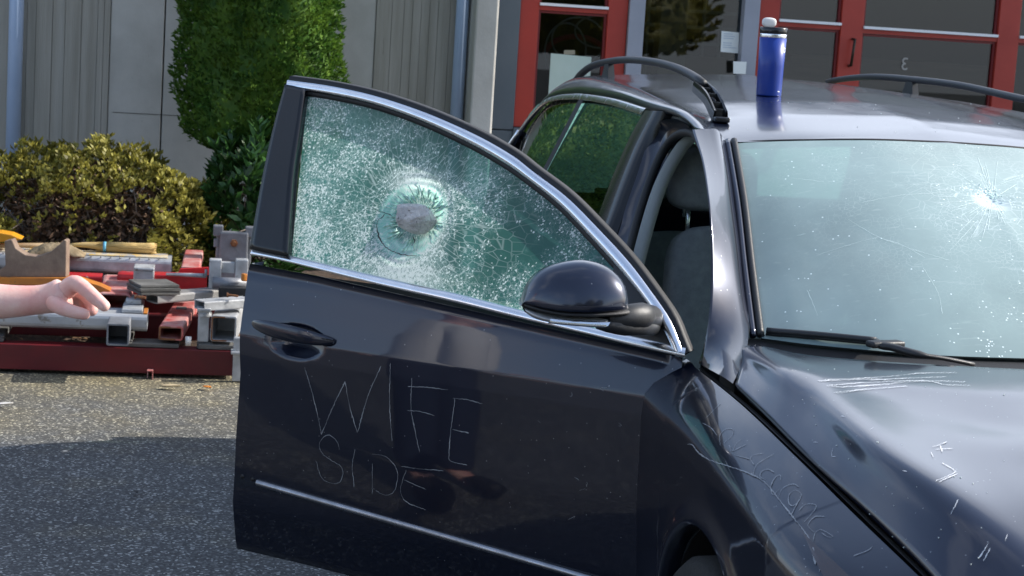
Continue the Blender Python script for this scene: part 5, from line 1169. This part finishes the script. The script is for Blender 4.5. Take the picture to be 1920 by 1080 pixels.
# --- interior
mb = MB(); mb.bbox((-3.7, -.76, .18), (-.3, .76, .28)).bbox((-.62, -.72, .28), (-.50, .72, .90)); mb.build('cabin_floor', DARKINT, car, smooth=False)
rl = rs[2:58, 1:].copy(); rl[..., 2] -= .022; rl[..., 1] *= .96; MB().grid(rl, mirror=True).build('headliner', mat('grey_headliner', (.14, .14, .135), .95), car, whole=True)
dsh = [[np.array([-.60, y, .955]), np.array([-.78, y, .945]), np.array([-.95, y, .90]), np.array([-1.0, y, .82]), np.array([-.92, y, .60])] for y in np.linspace(-.66, .66, 9)]
MB().grid(loft(dsh, 24, 20)).build('dashboard', mat('dashboard_plastic', (.03, .031, .034), .7, bump=.2, bscale=200), car)
sc = np.array([-1.12, .37, .90]); mb = MB(); mb.tube([sc+np.array([-.10*math.sin(a)*.4, .18*math.cos(a), .17*math.sin(a)]) for a in np.linspace(0, 2*PI, 33)], .014, 8, False).tube([sc, (-.9, .37, .82)], .03, 10).tube([sc+np.array([0, -.17, 0]), sc, sc+np.array([0, .17, 0])], .012, 6); mb.build('steering_wheel', TRIMBLACK, car)
def softbox(mb, c, size, rake=0, n=12, e=.35):
    rows = []
    sg = lambda v: math.copysign(abs(v)**e, v)
    for a in np.linspace(-PI/2, PI/2, n):
        r = []
        for b in np.linspace(0, 2*PI, 2*n+1):
            x, y, z = sg(math.cos(a))*sg(math.cos(b))*size[0]/2, sg(math.cos(a))*sg(math.sin(b))*size[1]/2, sg(math.sin(a))*size[2]/2
            r.append((c[0]+x*math.cos(rake)-z*math.sin(rake), c[1]+y, c[2]+x*math.sin(rake)+z*math.cos(rake)))
        rows.append(r)
    return mb.grid(rows)
def seat(c_, y, w, zt, xt, hz):
    s = softbox(MB(), (c_+.24, y, .52), (.52, w, .16), -.08).build('seat_cushion', CLOTH, car)
    s = softbox(MB(), (xt+.10, y, (zt+.55)/2), (.13, w, zt-.52), .24, 16, .32).build('seat_backrest', CLOTH, car)
    return s
def headrest(x, y, z, par, w=.25, h=.17):
    h_ = softbox(MB(), (x, y, z+h/2), (.09, w, h), .15, 14, .5).build('headrest', CLOTH, par)
    mb = MB(); [mb.tube([(x+.01, y+s*.06, z-.09), (x, y+s*.06, z+.03)], .006, 8) for s in (-1, 1)]; mb.build('headrest_posts', CHROME, par)
c1_ = onx(1300, 445, -1.55); 
s = seat(-1.5, -.37, .50, float(c1_[2])+.02, -1.62, 0); hp = onx(1320, 396, -1.62); headrest(-1.62, float(hp[1])+.015, float(hp[2]), s)
s = seat(-1.5, .37, .50, float(c1_[2])+.02, -1.62, 0); headrest(-1.62, .37, float(hp[2]), s)
softbox(MB(), (-2.2, 0, .50), (.5, 1.24, .18), 0).build('rear_bench', CLOTH, car)
s = softbox(MB(), (-2.46, 0, .75), (.14, 1.24, .52), .25).build('rear_backrest', CLOTH, car)
for px in (1254,): hr = onx(px, 342, -2.5)
headrest(-2.52, float(hr[1]), float(hr[2])-.02, s, .23, .15); headrest(-2.52, .42, float(hr[2])-.02, s, .23, .15)
MB().bbox((-2.9, -.55, float(hr[2])-.09), (-2.60, .55, float(hr[2])-.06), .01).build('luggage_cover', DARKINT, car)

# --- the open door
nU = 70
def edge_s(z): # rear edge of the door by height
    return float(np.interp(z, [.22, .28, .31, .48, .75, .93, 1.03], [1.085, 1.10, 1.104, 1.092, 1.078, 1.092, 1.101]))
zb0 = lambda s: .938+.084*(s+.051)/1.152    # belt line
def zbot(s): return .255+.045*s/1.1
hd0, hd1 = dsz(473, 612), dsz(630, 641); hc_ = (dsz(526, 647)+dsz(584, 640))/2
def recess(s, z):
    a, b = (s-hc_[0])/.085, (z-(hc_[1]+.002))/.042; d = a*a+b*b; return -.022*max(0, 1-d)**1.3 if d < 1 else 0
rows = []
zz = sorted(list(np.linspace(0, 1, 34))+[ .70+.20*k/24 for k in range(24)])
ss = sorted(list(np.linspace(-.045, 1, 44))+[ .80+.16*k/26 for k in range(26)])
for t in ss:
    r = []
    for u in zz:
        s = t*1.0; z = zbot(s)+(zb0(s)-.004-zbot(s))*u
        S = s if s < .9 else .9+(s-.9)/(1.0-.9)*(edge_s(z)-.9)
        e = recess(S, z)
        if u > .997: r.append(dpt(S, z, -.004))
        r.append(dpt(S, z, e-(.010*max(0, (-.01-s)/.04) if s < -.01 else 0)))
        if u == zz[0]: r.insert(0, dpt(S, z, -.03))
    rows.append(r)
door = MB().grid(rows).build('front_door', PAINT, car); door['label'] = 'open front passenger door scratched with WIFE SIDE'
a = np.array(rows); 
# rear and inner closure
back = [[p-np.array([N2[0], N2[1], 0])*d for p in a[-1]] for d in (0, .012, .05, .06)]
MB().grid(back).build('door_edge', PAINT, door)
inn_ = [[dpt(s, z, -.085+.02*math.sin(3*z)) for z in np.linspace(.29, .99, 12)] for s in np.linspace(0, 1.075, 14)]
MB().grid(inn_).build('door_lining', mat('charcoal_door_lining', (.025, .026, .03), .8), door)
MB().grid([[dpt(s, .29, d) for d in (-.03, -.085)] for s in np.linspace(0, 1.08, 6)]).build('door_underside', BLACK, door)
# window frame: outline of the upper door
TOPo = [dsz(*p) for p in [(540, 150), (624, 162), (708, 181), (800, 212), (893, 253), (960, 291), (1000, 322), (1062, 369), (1123, 430), (1179, 491), (1225, 552), (1256, 598), (1273, 639), (1283, 664)]]
TOPi = [dsz(*p) for p in [(540, 165), (622, 177), (704, 195), (794, 227), (884, 269), (950, 307), (991, 336), (1050, 383), (1108, 443), (1163, 504), (1209, 561), (1240, 607), (1260, 648), (1266, 662)]]
def D3(l, e=0): return [dpt(p[0], p[1], e) for p in l]
to, ti = crv(D3(TOPo), 70), crv(D3(TOPi), 70)
Nn = np.array([N2[0], N2[1], 0])
# chrome band, slightly proud, rolled edges
MB().grid([[o_-Nn*.004, o_+Nn*.004, o_*.5+i_*.5+Nn*.0065, i_+Nn*.004, i_-Nn*.004] for o_, i_ in zip(to, ti)]).build('chrome_frame_trim', CHROME, door)
# black rubber outside and inside the chrome
outw = []
for i in range(70):
    t = to[min(i+1, 69)]-to[max(i-1, 0)]; w = np.cross(t, Nn); w /= np.linalg.norm(w); w = w if w@(to[i]-ti[i]) > 0 else -w; outw.append(w)
outw = np.array(outw)
fr_ = [[to[i]+outw[i]*.0005-Nn*.004, to[i]+outw[i]*.010-Nn*.006, to[i]+outw[i]*.012-Nn*.03, to[i]-outw[i]*.02-Nn*.045, ti[i]-outw[i]*.022-Nn*.035, ti[i]-outw[i]*.014-Nn*.004, ti[i]-outw[i]*.004-Nn*.001, ti[i]-Nn*.006] for i in range(70)]
MB().grid(fr_).build('window_frame', BLACK, door)
# rear pillar band of the door
pb = [[dsz(540, 163), dsz(557, 166), dsz(575, 171)], [dsz(519, 240), dsz(542, 240), dsz(566, 240)], [dsz(497, 340), dsz(525, 340), dsz(553, 335)], [dsz(474, 470), dsz(510, 478), dsz(543, 484)]]
pbg = loft([D3(r, .001) for r in pb], 30, 8)
PB = MB().grid(pbg).build('door_pillar_panel', GLOSSBLACK, door); solid(PB, .03, 1)
if True: PB.modifiers['solid'].offset = 0
pe = [[pbg[i][0]+Nn*.002, pbg[i][0]-Nn*.045] for i in range(30)]; MB().grid(pe).build('pillar_edge', PAINT, door)
# belt chrome
bu = [dsz(*p) for p in [(475, 464), (543, 479), (708, 518), (847, 549), (981, 583), (1100, 612), (1217, 637), (1286, 653)]]; bl_ = [dsz(*p) for p in [(472, 477), (543, 491), (708, 532), (847, 564), (981, 597), (1113, 628), (1180, 645), (1286, 669)]]
bu, bl_ = crv(D3(bu), 60), crv(D3(bl_), 60)
MB().grid([[u_-Nn*.008, u_+Nn*.0015, (u_+l_)/2+Nn*.0055, l_+Nn*.009, l_-Nn*.003] for u_, l_ in zip(bu, bl_)]).build('chrome_belt_strip', CHROME, door)
# lower strip
mu = crv(D3([dsz(483, 899), dsz(800, 990), dsz(1102, 1077), dsz(1180, 1100), dsz(1240, 1117)]), 40)
MB().grid([[p+Nn*.0, p+Nn*.005, p+Nn*.009-np.array([0, 0, .008]), p+Nn*.006-np.array([0, 0, .014]), p-np.array([0, 0, .016])-Nn*.001] for p in mu]).build('lower_trim_strip', ALU, door)
mb = MB()
for px in ((455, 893), (474, 899)): p = dpt(*dsz(*px), .0); mb.tube([p-Nn*.002, p+Nn*.0012], .0055, 14)
mb.build('clip_hole', BLACK, door)
# handle
ha, hb_ = dsz(476, 603), dsz(628, 638)
hs = np.linspace(0, 1, 26); mb = MB(); rows = []
for t in hs:
    s = ha[0]+(hb_[0]-ha[0])*t; z = (ha[1]-.004)+(hb_[1]-ha[1])*t+.002; w = .0205*math.sin(PI*min(1, max(0.02, t*.96+.02)))**.45; lift = .006+.022*math.sin(PI*t)**.55; th_ = .007*math.sin(PI*max(.03, min(.97, t)))**.4
    rows.append([dpt(s, z, 0)+Nn*(lift+th_*math.cos(q))+np.array([0, 0, w*math.sin(q)]) for q in np.linspace(0, 2*PI, 17)])
MB().grid(rows).build('door_handle', PAINT, door)
rows = []
# window glass with dent and hole
hs0 = dsz(765, 412); hu, hv = float(hs0[0]), float(hs0[1])
GT = [dsz(*p) for p in [(572, 176), (622, 182), (704, 201), (794, 233), (884, 275), (950, 313), (991, 343), (1050, 391), (1100, 445), (1150, 500), (1205, 566)]]
GB = [dsz(*p) for p in [(541, 483), (620, 500), (700, 519), (780, 537), (850, 553), (920, 571), (985, 587), (1040, 600), (1090, 612), (1140, 622), (1185, 632)]]
gt_, gb_ = crv(GT, 150), crv(GB, 150)
G = np.array([[gt_[i]*(1-t)+gb_[i]*t for t in np.linspace(0, 1, 120)] for i in range(150)])
vs, uv, keep = [], [], {}
def dentf(s, z):
    r = math.hypot(s-hu, z-hv); a = math.atan2(z-hv, s-hu)
    d = -.030*math.exp(-(r/.075)**2.4)-.018*max(0, 1-r/.028) if r < .25 else 0
    d += .0022*math.sin(r*330+math.sin(a*5))*math.exp(-((r-.075)/.03)**2)
    d += .005*math.exp(-((r-.088)/.017)**2)
    return d
for i in range(150):
    for j in range(120):
        s, z = G[i, j]; vs.append(dpt(s, z, -.012+dentf(s, z))); uv.append((s-hu, z-hv))
fs = []
for i in range(149):
    for j in range(119):
        s, z = (G[i, j]+G[i+1, j+1])/2; r = math.hypot(s-hu, (z-hv)); a = math.atan2(z-hv, s-hu)
        hole = .026+.007*math.sin(a*5+1)+.006*math.sin(a*11)+.004*math.sin(a*17)
        if math.hypot((s-hu+.012), (z-hv-.004)*1.3) < hole: continue
        fs.append((i*120+j, (i+1)*120+j, (i+1)*120+j+1, i*120+j+1))
gm = mesh('window_glass', vs, fs, SHATTER, door, uv=uv)
# jagged flaps round the hole and a torn crescent
mb = MB()
for k in range(26):
    a = 2*PI*k/26+rnd.uniform(-.1, .1); r1 = .034+rnd.uniform(-.004, .006); r0 = rnd.uniform(.008, .024); w = rnd.uniform(.08, .16); c0 = (hu-.012, hv+.004)
    P_ = [dpt(c0[0]+r1*math.cos(a-w), c0[1]+r1*math.sin(a-w)*.8, -.042), dpt(c0[0]+r1*math.cos(a+w), c0[1]+r1*math.sin(a+w)*.8, -.042), dpt(c0[0]+r0*math.cos(a), c0[1]+r0*math.sin(a)*.8, -.042-rnd.uniform(0, .02))]
    mb.add(P_, [(0, 1, 2)])
FL = mat('torn_green_film', (.45, .72, .60), .25, var=(.14, .34, .26), vscale=90, bump=.6, bscale=220)
o = mb.build('torn_glass_flaps', FL, door); solid(o, .0012)
mb = MB()
for k in range(95):
    a = rnd.uniform(-.9, 4.0) if k % 4 else rnd.uniform(0, 2*PI); r0 = rnd.uniform(.036, .062); r1 = r0+rnd.uniform(.012, .032); w = rnd.uniform(.012, .05); c0 = (hu-.01, hv+.002); tw = rnd.uniform(-.12, .12)
    q_ = []
    for rr_, aa_ in ((r0, a-w), (r0, a+w), (r1, a+w*.5+tw), (r1, a-w*.5+tw)): s_, z_ = c0[0]+rr_*math.cos(aa_), c0[1]+rr_*math.sin(aa_)*.92; q_.append(dpt(s_, z_, -.012+dentf(s_, z_)+rnd.uniform(.0005, .006)))
    mb.add(q_, [(0, 1, 2, 3)])
o = mb.build('loose_glass_shards', mat('mint_glass_shard', (.62, .85, .76), .12, var=(.22, .48, .38), vscale=160, spec=.9), door); solid(o, .0015)
gtr = tree_of(gm); mb = MB(); ribbon(mb, gtr, [(722, 402), (708, 416), (708, 435), (715, 452), (728, 467), (748, 476), (765, 479), (781, 480)], .0016, .001, .8); ribbon(mb, gtr, [(700, 392), (716, 398), (735, 404)], .0012, .001); ribbon(mb, gtr, [(774, 444), (778, 452), (772, 462)], .0015, .001)
mb.build('glass_crack', mat('dark_crack', (.03, .04, .035), .6), door)
# black triangle by the mirror
tri = [dsz(*p) for p in [(1150, 496), (1166, 512), (1209, 566), (1240, 611), (1262, 655), (1262, 662), (1190, 645), (1140, 633), (1143, 560)]]
c3 = sum(np.array(p) for p in tri)/len(tri); tv = D3(tri, -.004)+[dpt(c3[0], c3[1], 0)]
o = mesh('mirror_triangle', tv, [(i, (i+1) % 9, 9) for i in range(9)], TRIMBLACK, door, smooth=False); solid(o, .003, 0)
# mirror
mc = ond(1075, 560, 3.93)
AX = -(Rh*.985)+Fh*(-.17); AX /= np.linalg.norm(AX); BX = np.cross(AX, [0, 0, 1]); BX /= np.linalg.norm(BX)
if BX@CF > 0: BX = -BX          # towards the camera
capu = [(1176, 574), (1172, 540), (1158, 516), (1132, 497), (1092, 488), (1045, 494), (1012, 508), (990, 529), (978, 556), (975, 572)]
capd = [(1176, 577), (1172, 576), (1158, 575), (1132, 574), (1092, 574), (1045, 572), (1012, 568), (990, 564), (978, 562), (975, 570)]
def mloft(up_, dn, depth, n=40, k=17, a0=-.5, a1=.5, fr=1., back=.55):
    u_, d_ = crv([ond(a, b, 3.93) for a, b in up_], n), crv([ond(a, b, 3.93) for a, b in dn], n); rows = []
    for i in range(n):
        t = i/(n-1); dd = depth*(max(.02, math.sin(PI*(.03+.94*t))))**.5; r = []
        for q in np.linspace(0, PI, k): c, s_ = math.cos(q), math.sin(q); r.append(d_[i]*(1-(1+c)/2)+u_[i]*(1+c)/2*1.+BX*dd*(max(0, s_)**.75)*fr)
        for q in np.linspace(PI, 2*PI, 7)[1:]: c = math.cos(q); r.append(d_[i]*(1-(1+c)/2)+u_[i]*(1+c)/2-BX*dd*back*(1-c*c)**.3)
        rows.append(r)
    return rows
def quarter(up_, dn, depth, n=40, k=14):
    """dome: highest at the back, widest at its foot"""
    u_, d_ = crv([ond(a, b, 3.93) for a, b in up_], n), crv([ond(a, b, 3.93) for a, b in dn], n); rows = []
    for i in range(n):
        t = i/(n-1); dd = depth*max(.03, math.sin(PI*(.02+.96*t)))**.55; r = []
        for q in np.linspace(0, PI/2, k): r.append(d_[i]+(u_[i]-d_[i])*math.cos(q)**.9+BX*dd*math.sin(q)**.9)
        r.append(d_[i]+BX*dd*.95-np.array([0, 0, .003])); r.append(d_[i]-np.array([0, 0, .003])-BX*dd*.3); r.append((u_[i]+d_[i])/2-BX*dd*.5); r.append(u_[i]-BX*dd*.15); r.append(u_[i])
        rows.append(r)
    return rows
MB().grid(quarter(capu, capd, .075)).build('mirror_cap', PAINT_TOP, door)
bu2 = [(1178, 575), (1160, 574), (1092, 574), (1045, 573), (1012, 569), (990, 565), (977, 563)]; bd2 = [(1178, 592), (1160, 590), (1092, 588), (1045, 586), (1012, 582), (990, 577), (978, 573)]
MB().grid(mloft(bu2, bd2, .074, 40, 11)).build('mirror_band', BLACK, door)
lu = [(1150, 590), (1120, 590), (1092, 588), (1045, 586), (1012, 582), (992, 578), (980, 574)]; ldn = [(1138, 607), (1118, 608), (1085, 606), (1045, 603), (1012, 598), (996, 593), (984, 585)]
MB().grid(mloft(lu, ldn, .068, 40, 13)).build('mirror_turn_lamp', LAMP, door)
lu2 = [(1132, 595), (1080, 592), (1022, 588)]; ld2 = [(1122, 605), (1080, 603), (1016, 597)]
MB().grid([[a_+BX*.062, (a_+b_)/2+BX*.070, b_+BX*.064] for a_, b_ in zip(crv([ond(a, b, 3.93) for a, b in lu2], 20), crv([ond(a, b, 3.93) for a, b in ld2], 20))]).build('turn_lamp_reflector', CHROME, door)
au = crv([ond(1140, 600, 3.92), ond(1180, 594, 3.93), ond(1205, 592, 3.97), dpt(*dsz(1222, 596), .01)], 16)
MB().tube(au, list(np.interp(np.linspace(0, 1, 16), [0, .4, .55, 1], [.026, .028, .023, .030])), 16, True, 1.).build('mirror_arm', TRIMBLACK, door)
au2 = crv([ond(1120, 606, 3.90), ond(1165, 612, 3.92), ond(1200, 611, 3.97), dpt(*dsz(1225, 612), .008)], 12)
MB().tube(au2, [.012, .016, .018, .020]+[.020]*8, 12).build('mirror_arm_foot', TRIMBLACK, door)
mg = mloft([(1160, 520), (1092, 500), (1010, 520)], [(1160, 590), (1092, 600), (1005, 590)], .004, 12, 5); MB().grid(np.array(mg)-BX*.045).build('mirror_glass', mat('mirror_silver', (.8, .8, .8), .02, 1), door)
# scratched writing on the door
dt = tree_of(door)
Z8 = lambda l: [(430+.4815*x, 560+.4815*y) for x, y in l]
WR = [[(293, 265), (330, 390), (360, 528)], [(360, 528), (405, 420), (452, 322)], [(452, 322), (470, 420), (500, 522)], [(500, 522), (540, 380), (592, 262)], [(628, 250), (625, 380), (628, 470), (635, 555)], [(712, 308), (708, 420), (725, 520), (742, 597)], [(697, 342), (770, 345), (855, 355)], [(695, 435), (750, 440), (800, 455)], [(880, 388), (865, 500), (857, 600), (864, 632), (928, 648)], [(870, 388), (920, 392), (985, 408)], [(868, 508), (935, 523)],
      [(430, 590), (420, 555), (385, 530), (354, 560), (362, 600), (400, 630), (440, 660), (435, 710), (400, 718), (360, 695), (338, 630)], [(490, 585), (480, 650), (487, 735)], [(558, 640), (558, 760)], [(555, 605), (610, 615), (655, 670), (645, 745), (610, 765), (570, 745)], [(670, 652), (740, 662), (835, 670)], [(690, 665), (668, 740), (690, 790), (767, 822)], [(680, 705), (768, 742)]]
mb = MB()
for i, st in enumerate(WR): ribbon(mb, dt, Z8(st), .0010 if i < 11 else .0007, .0012)
for _ in range(8): x, y = rnd.uniform(960, 1190), rnd.uniform(700, 980); ribbon(mb, dt, [(x, y), (x+rnd.uniform(-9, 9), y+rnd.uniform(-5, 5)), (x+rnd.uniform(-14, 14), y+rnd.uniform(-8, 8))], .0005, .0012)
mb.build('scratched_writing', SCRATCH, door)
# fender writing
Z7 = lambda l: [(1200+.4075*x, 640+.4075*y) for x, y in l]
Z9 = lambda l: [(1280+x/3, 720+y/3) for x, y in l]
FW = [[(215, 108), (175, 150), (130, 195)], [(112, 222), (160, 248), (195, 292)], [(213, 350), (212, 290), (245, 255), (283, 258), (280, 290), (232, 335)], [(262, 345), (280, 380), (300, 340), (332, 312)], [(280, 380), (358, 342)], [(288, 400), (380, 425)], [(455, 392), (398, 402), (384, 425), (403, 457)], [(520, 392), (425, 450), (400, 500), (406, 527)], [(468, 542), (438, 525), (446, 495), (480, 482), (517, 500)], [(553, 545), (550, 514), (520, 530), (498, 580), (510, 626), (547, 590)], [(540, 642), (562, 590), (620, 565), (655, 582)], [(610, 742), (645, 675), (668, 625), (636, 600), (600, 625), (598, 670), (618, 688), (645, 672)], [(655, 715), (690, 680), (742, 680), (750, 700), (720, 740), (683, 780)], [(800, 748), (745, 750), (707, 790), (720, 820), (745, 838)], [(745, 838), (780, 822), (845, 860), (815, 862), (782, 838)], [(745, 838), (735, 900), (745, 1000)], [(700, 850), (725, 930), (745, 1010)], [(790, 960), (770, 1060)], [(1070, 915), (1040, 940), (960, 970)]]
mb = MB()
for st in FW: ribbon(mb, frt, Z9(st), .0009, .0012, .2)
ribbon(mb, frt, Z7([(220, 475), (245, 478), (275, 515), (330, 550), (420, 580), (490, 605), (560, 640), (610, 690), (660, 755), (720, 830), (790, 930), (810, 1030)]), .0013, .0016)
mb.build('scratched_writing', SCRATCH, bpy.data.objects['front_fender'])
# hood scratches
ht = tree_of(hood); mb = MB()
for st in [[(845, 178), (1000, 172), (1190, 160)], [(815, 183), (1050, 176), (1150, 178)], [(870, 203), (1100, 188), (1300, 182), (1500, 188)], [(1000, 210), (1300, 184), (1400, 200), (1522, 205)], [(890, 238), (1040, 222), (1230, 207)], [(1180, 160), (1300, 148), (1460, 145)], [(1060, 180), (1250, 170), (1410, 165)], [(870, 205), (940, 211), (1100, 200)]]:
    ribbon(mb, ht, Z7(st), .0011, .0012); ribbon(mb, ht, [(a+rnd.uniform(-6, 6), b+1.2) for a, b in Z7(st)], .0006, .0012)
for st in [[(1385, 560), (1420, 580), (1455, 602)], [(1455, 602), (1410, 625), (1360, 645)], [(1460, 610), (1372, 650)], [(1345, 490), (1410, 465)], [(1338, 512), (1350, 535)], [(1360, 500), (1440, 495)], [(1380, 480), (1390, 510)], [(1605, 930), (1560, 1000)], [(1612, 955), (1580, 1015)], [(1690, 890), (1680, 922)], [(1465, 730), (1430, 800)], [(890, 490), (884, 530), (906, 533)], [(798, 465), (820, 468)], [(1060, 405), (1075, 398)], [(925, 345), (945, 347)], [(1210, 597), (1228, 602)]]:
    ribbon(mb, ht, Z7(st), .0009, .0012)
mb.build('scratch_marks', SCRATCHW, hood)
# small chips and crumbs of glass on roof and hood
mb = MB()
for tr_i, (x0, x1, y0, y1), k in ((ht, (1430, 1900, 690, 1060), 46), (rooft, (1380, 1900, 190, 258), 34)):
    for _ in range(k):
        h = hit(tr_i, rnd.uniform(x0, x1), rnd.uniform(y0, y1))
        if h: s_ = rnd.uniform(.0006, .0019); mb.box(h[0]+h[1]*s_*.4, (s_*rnd.uniform(.8, 2), s_, s_*.7), rnd.uniform(0, 3))
mb.build('glass_crumbs', mat('glass_crumb', (.75, .82, .80), .15, spec=.8), car, smooth=False)

# ------------------------------------------------------------------ things on the car
h = hit(rooft, 1441, 179); bp_ = np.array(h[0]); 
mugr = empty('travel_mug', tuple(bp_), 'blue travel mug with black lid and flipped white cap standing on the car roof', 'travel mug')
BLUE = mat('blue_matt_enamel', (.010, .045, .30), .35, var=(.008, .036, .25), vscale=10)
dd_ = float((bp_-CAM)@CF); sc_ = dd_/FPX; R0 = 24.5*sc_; H0 = (180-73)*sc_*1.01
zz0 = bp_[2]-.001
def cyl(name, prof, m, par): return MB().lathe(prof, (bp_[0], bp_[1], zz0), 'Z', 48).build(name, m, par)
cyl('cup_body', [(0, .0), (R0*.93, .0), (R0*.955, .004), (R0*.98, H0*.5), (R0*1.03, H0), (0, H0)], BLUE, mugr)
cyl('steel_ring', [(R0*1.03, H0+.0005), (R0*1.04, H0+.003), (R0*1.04, H0+.009), (R0*1.03, H0+.011), (0, H0+.011)], CHROME, mugr)
cyl('lid', [(R0*1.03, H0+.0115), (R0*1.06, H0+.016), (R0*1.07, H0+.028), (R0*1.0, H0+.030), (R0*.96, H0+.024), (0, H0+.023)], GLOSSBLACK, mugr)
tp = np.array([bp_[0], bp_[1], zz0+H0+.028])-Rh*R0*.42
o = softbox(MB(), tp+np.array([0, 0, .015])+Rh*.001, (.012, R0*1.15, .028), .0, 12, .75).build('flip_cap', mat('white_gloss_plastic', (.75, .74, .72), .3), mugr)
# little white emblem and foot mark on the mug's side
mb = MB(); hd = .62; d0 = -Fh*math.cos(hd)+Rh*math.sin(hd)
def onmug(a, z, r=1.0): d = -Fh*math.cos(a)+Rh*math.sin(a); rr = R0*float(np.interp(z, [0, H0*.5, H0], [.955, .98, 1.03]))*1.006*r; return (bp_[0]+d[0]*rr, bp_[1]+d[1]*rr, zz0+z)
aa = 1.02; zc0 = H0*.80; rr_ = .0078
ring = [[onmug(aa+rr_*k*math.cos(t)/R0, zc0+rr_*k*math.sin(t)) for t in np.linspace(0, 2*PI, 25)] for k in (1, .62)]
mb.grid(ring)
mb.grid([[onmug(aa-.06, zc0+.004*s) for s in (-1, 1)], [onmug(aa-.01, zc0+.004*s) for s in (-1, 1)]])
mb.grid([[onmug(.62, .013), onmug(.62, .016)], [onmug(.85, .013), onmug(.85, .016)]])
mb.build('white_print', mat('white_print', (.8, .82, .85), .5), mugr)
# rock in the broken window
rc = dpt(hu-.022, hv+.008, .004); mb = bmesh.new(); bmesh.ops.create_icosphere(mb, subdivisions=5, radius=1)
from mathutils import noise
pr = random.Random(5); PL = [(Vector((pr.gauss(0, 1), pr.gauss(0, 1), pr.gauss(0, 1))).normalized(), pr.uniform(.66, .88)) for _ in range(22)]
for v in mb.verts:
    c = v.co.copy(); r_ = min([1.0]+[h_/max(1e-3, c.dot(q_)) for q_, h_ in PL if c.dot(q_) > .3]); q = c*r_*(1+.05*noise.noise(c*3.1)+.03*noise.noise(c*9))
    v.co = Vector(rc+Rh*q.x*.058+np.array([0, 0, 1])*(q.z*.039-q.x*.006)+Fh*q.y*.036)
me = bpy.data.meshes.new('rock'); mb.to_mesh(me); mb.free(); me.materials.append(mat('grey_rock', (.46, .45, .44), .85, var=(.72, .70, .68), vscale=38, vdet=9, bump=1., bscale=130, spots=(.12, .11, .10), sscale=60, spos=.6)); me.polygons.foreach_set('use_smooth', [True]*len(me.polygons))
ro = bpy.data.objects.new('rock', me); col.objects.link(ro); tag(ro, 'fist sized grey rock smashed into the centre of the shattered door window', 'rock')

# ------------------------------------------------------------------ what lies behind the camera (seen in the paint and glass)
gb = empty('far_hall', (9, -27, 0), 'low brick hall with bands of windows across the yard, seen reflected in the car door', 'building')
BR = mat('brown_brick', (.16, .10, .075), .9, var=(.22, .15, .11), vscale=5)
MB().bbox((-4, -32, 0), (26, -26, 3.6)).build('wall', BR, gb, smooth=False)
mb = MB(); [mb.bbox((-3.5+k*2.4, -25.99, 1.2+r*1.1), (-1.4+k*2.4, -25.9, 1.9+r*1.1)) for k in range(12) for r in (0, 1)]; mb.build('window_band', GREYF, gb, smooth=False)
for i, (x, y, s) in enumerate(((15, -3.5, 1.5), (16, 1, 1.8), (15, 5, 1.5), (22, -12, 1.7))):
    r = hedge_tree('yard_tree', (x, y), 1.6*s, 1.2, 4.2*s, 1500, ['broad green tree in the yard behind the camera, first in the row', 'tallest green tree in the yard behind the camera', 'small green tree at the far end of the yard', 'wide green tree near the brick hall behind the camera'][i], bpy.data.materials['azalea_olive'], (.22, .12))
    r['group'] = 'trees in the yard behind the camera'
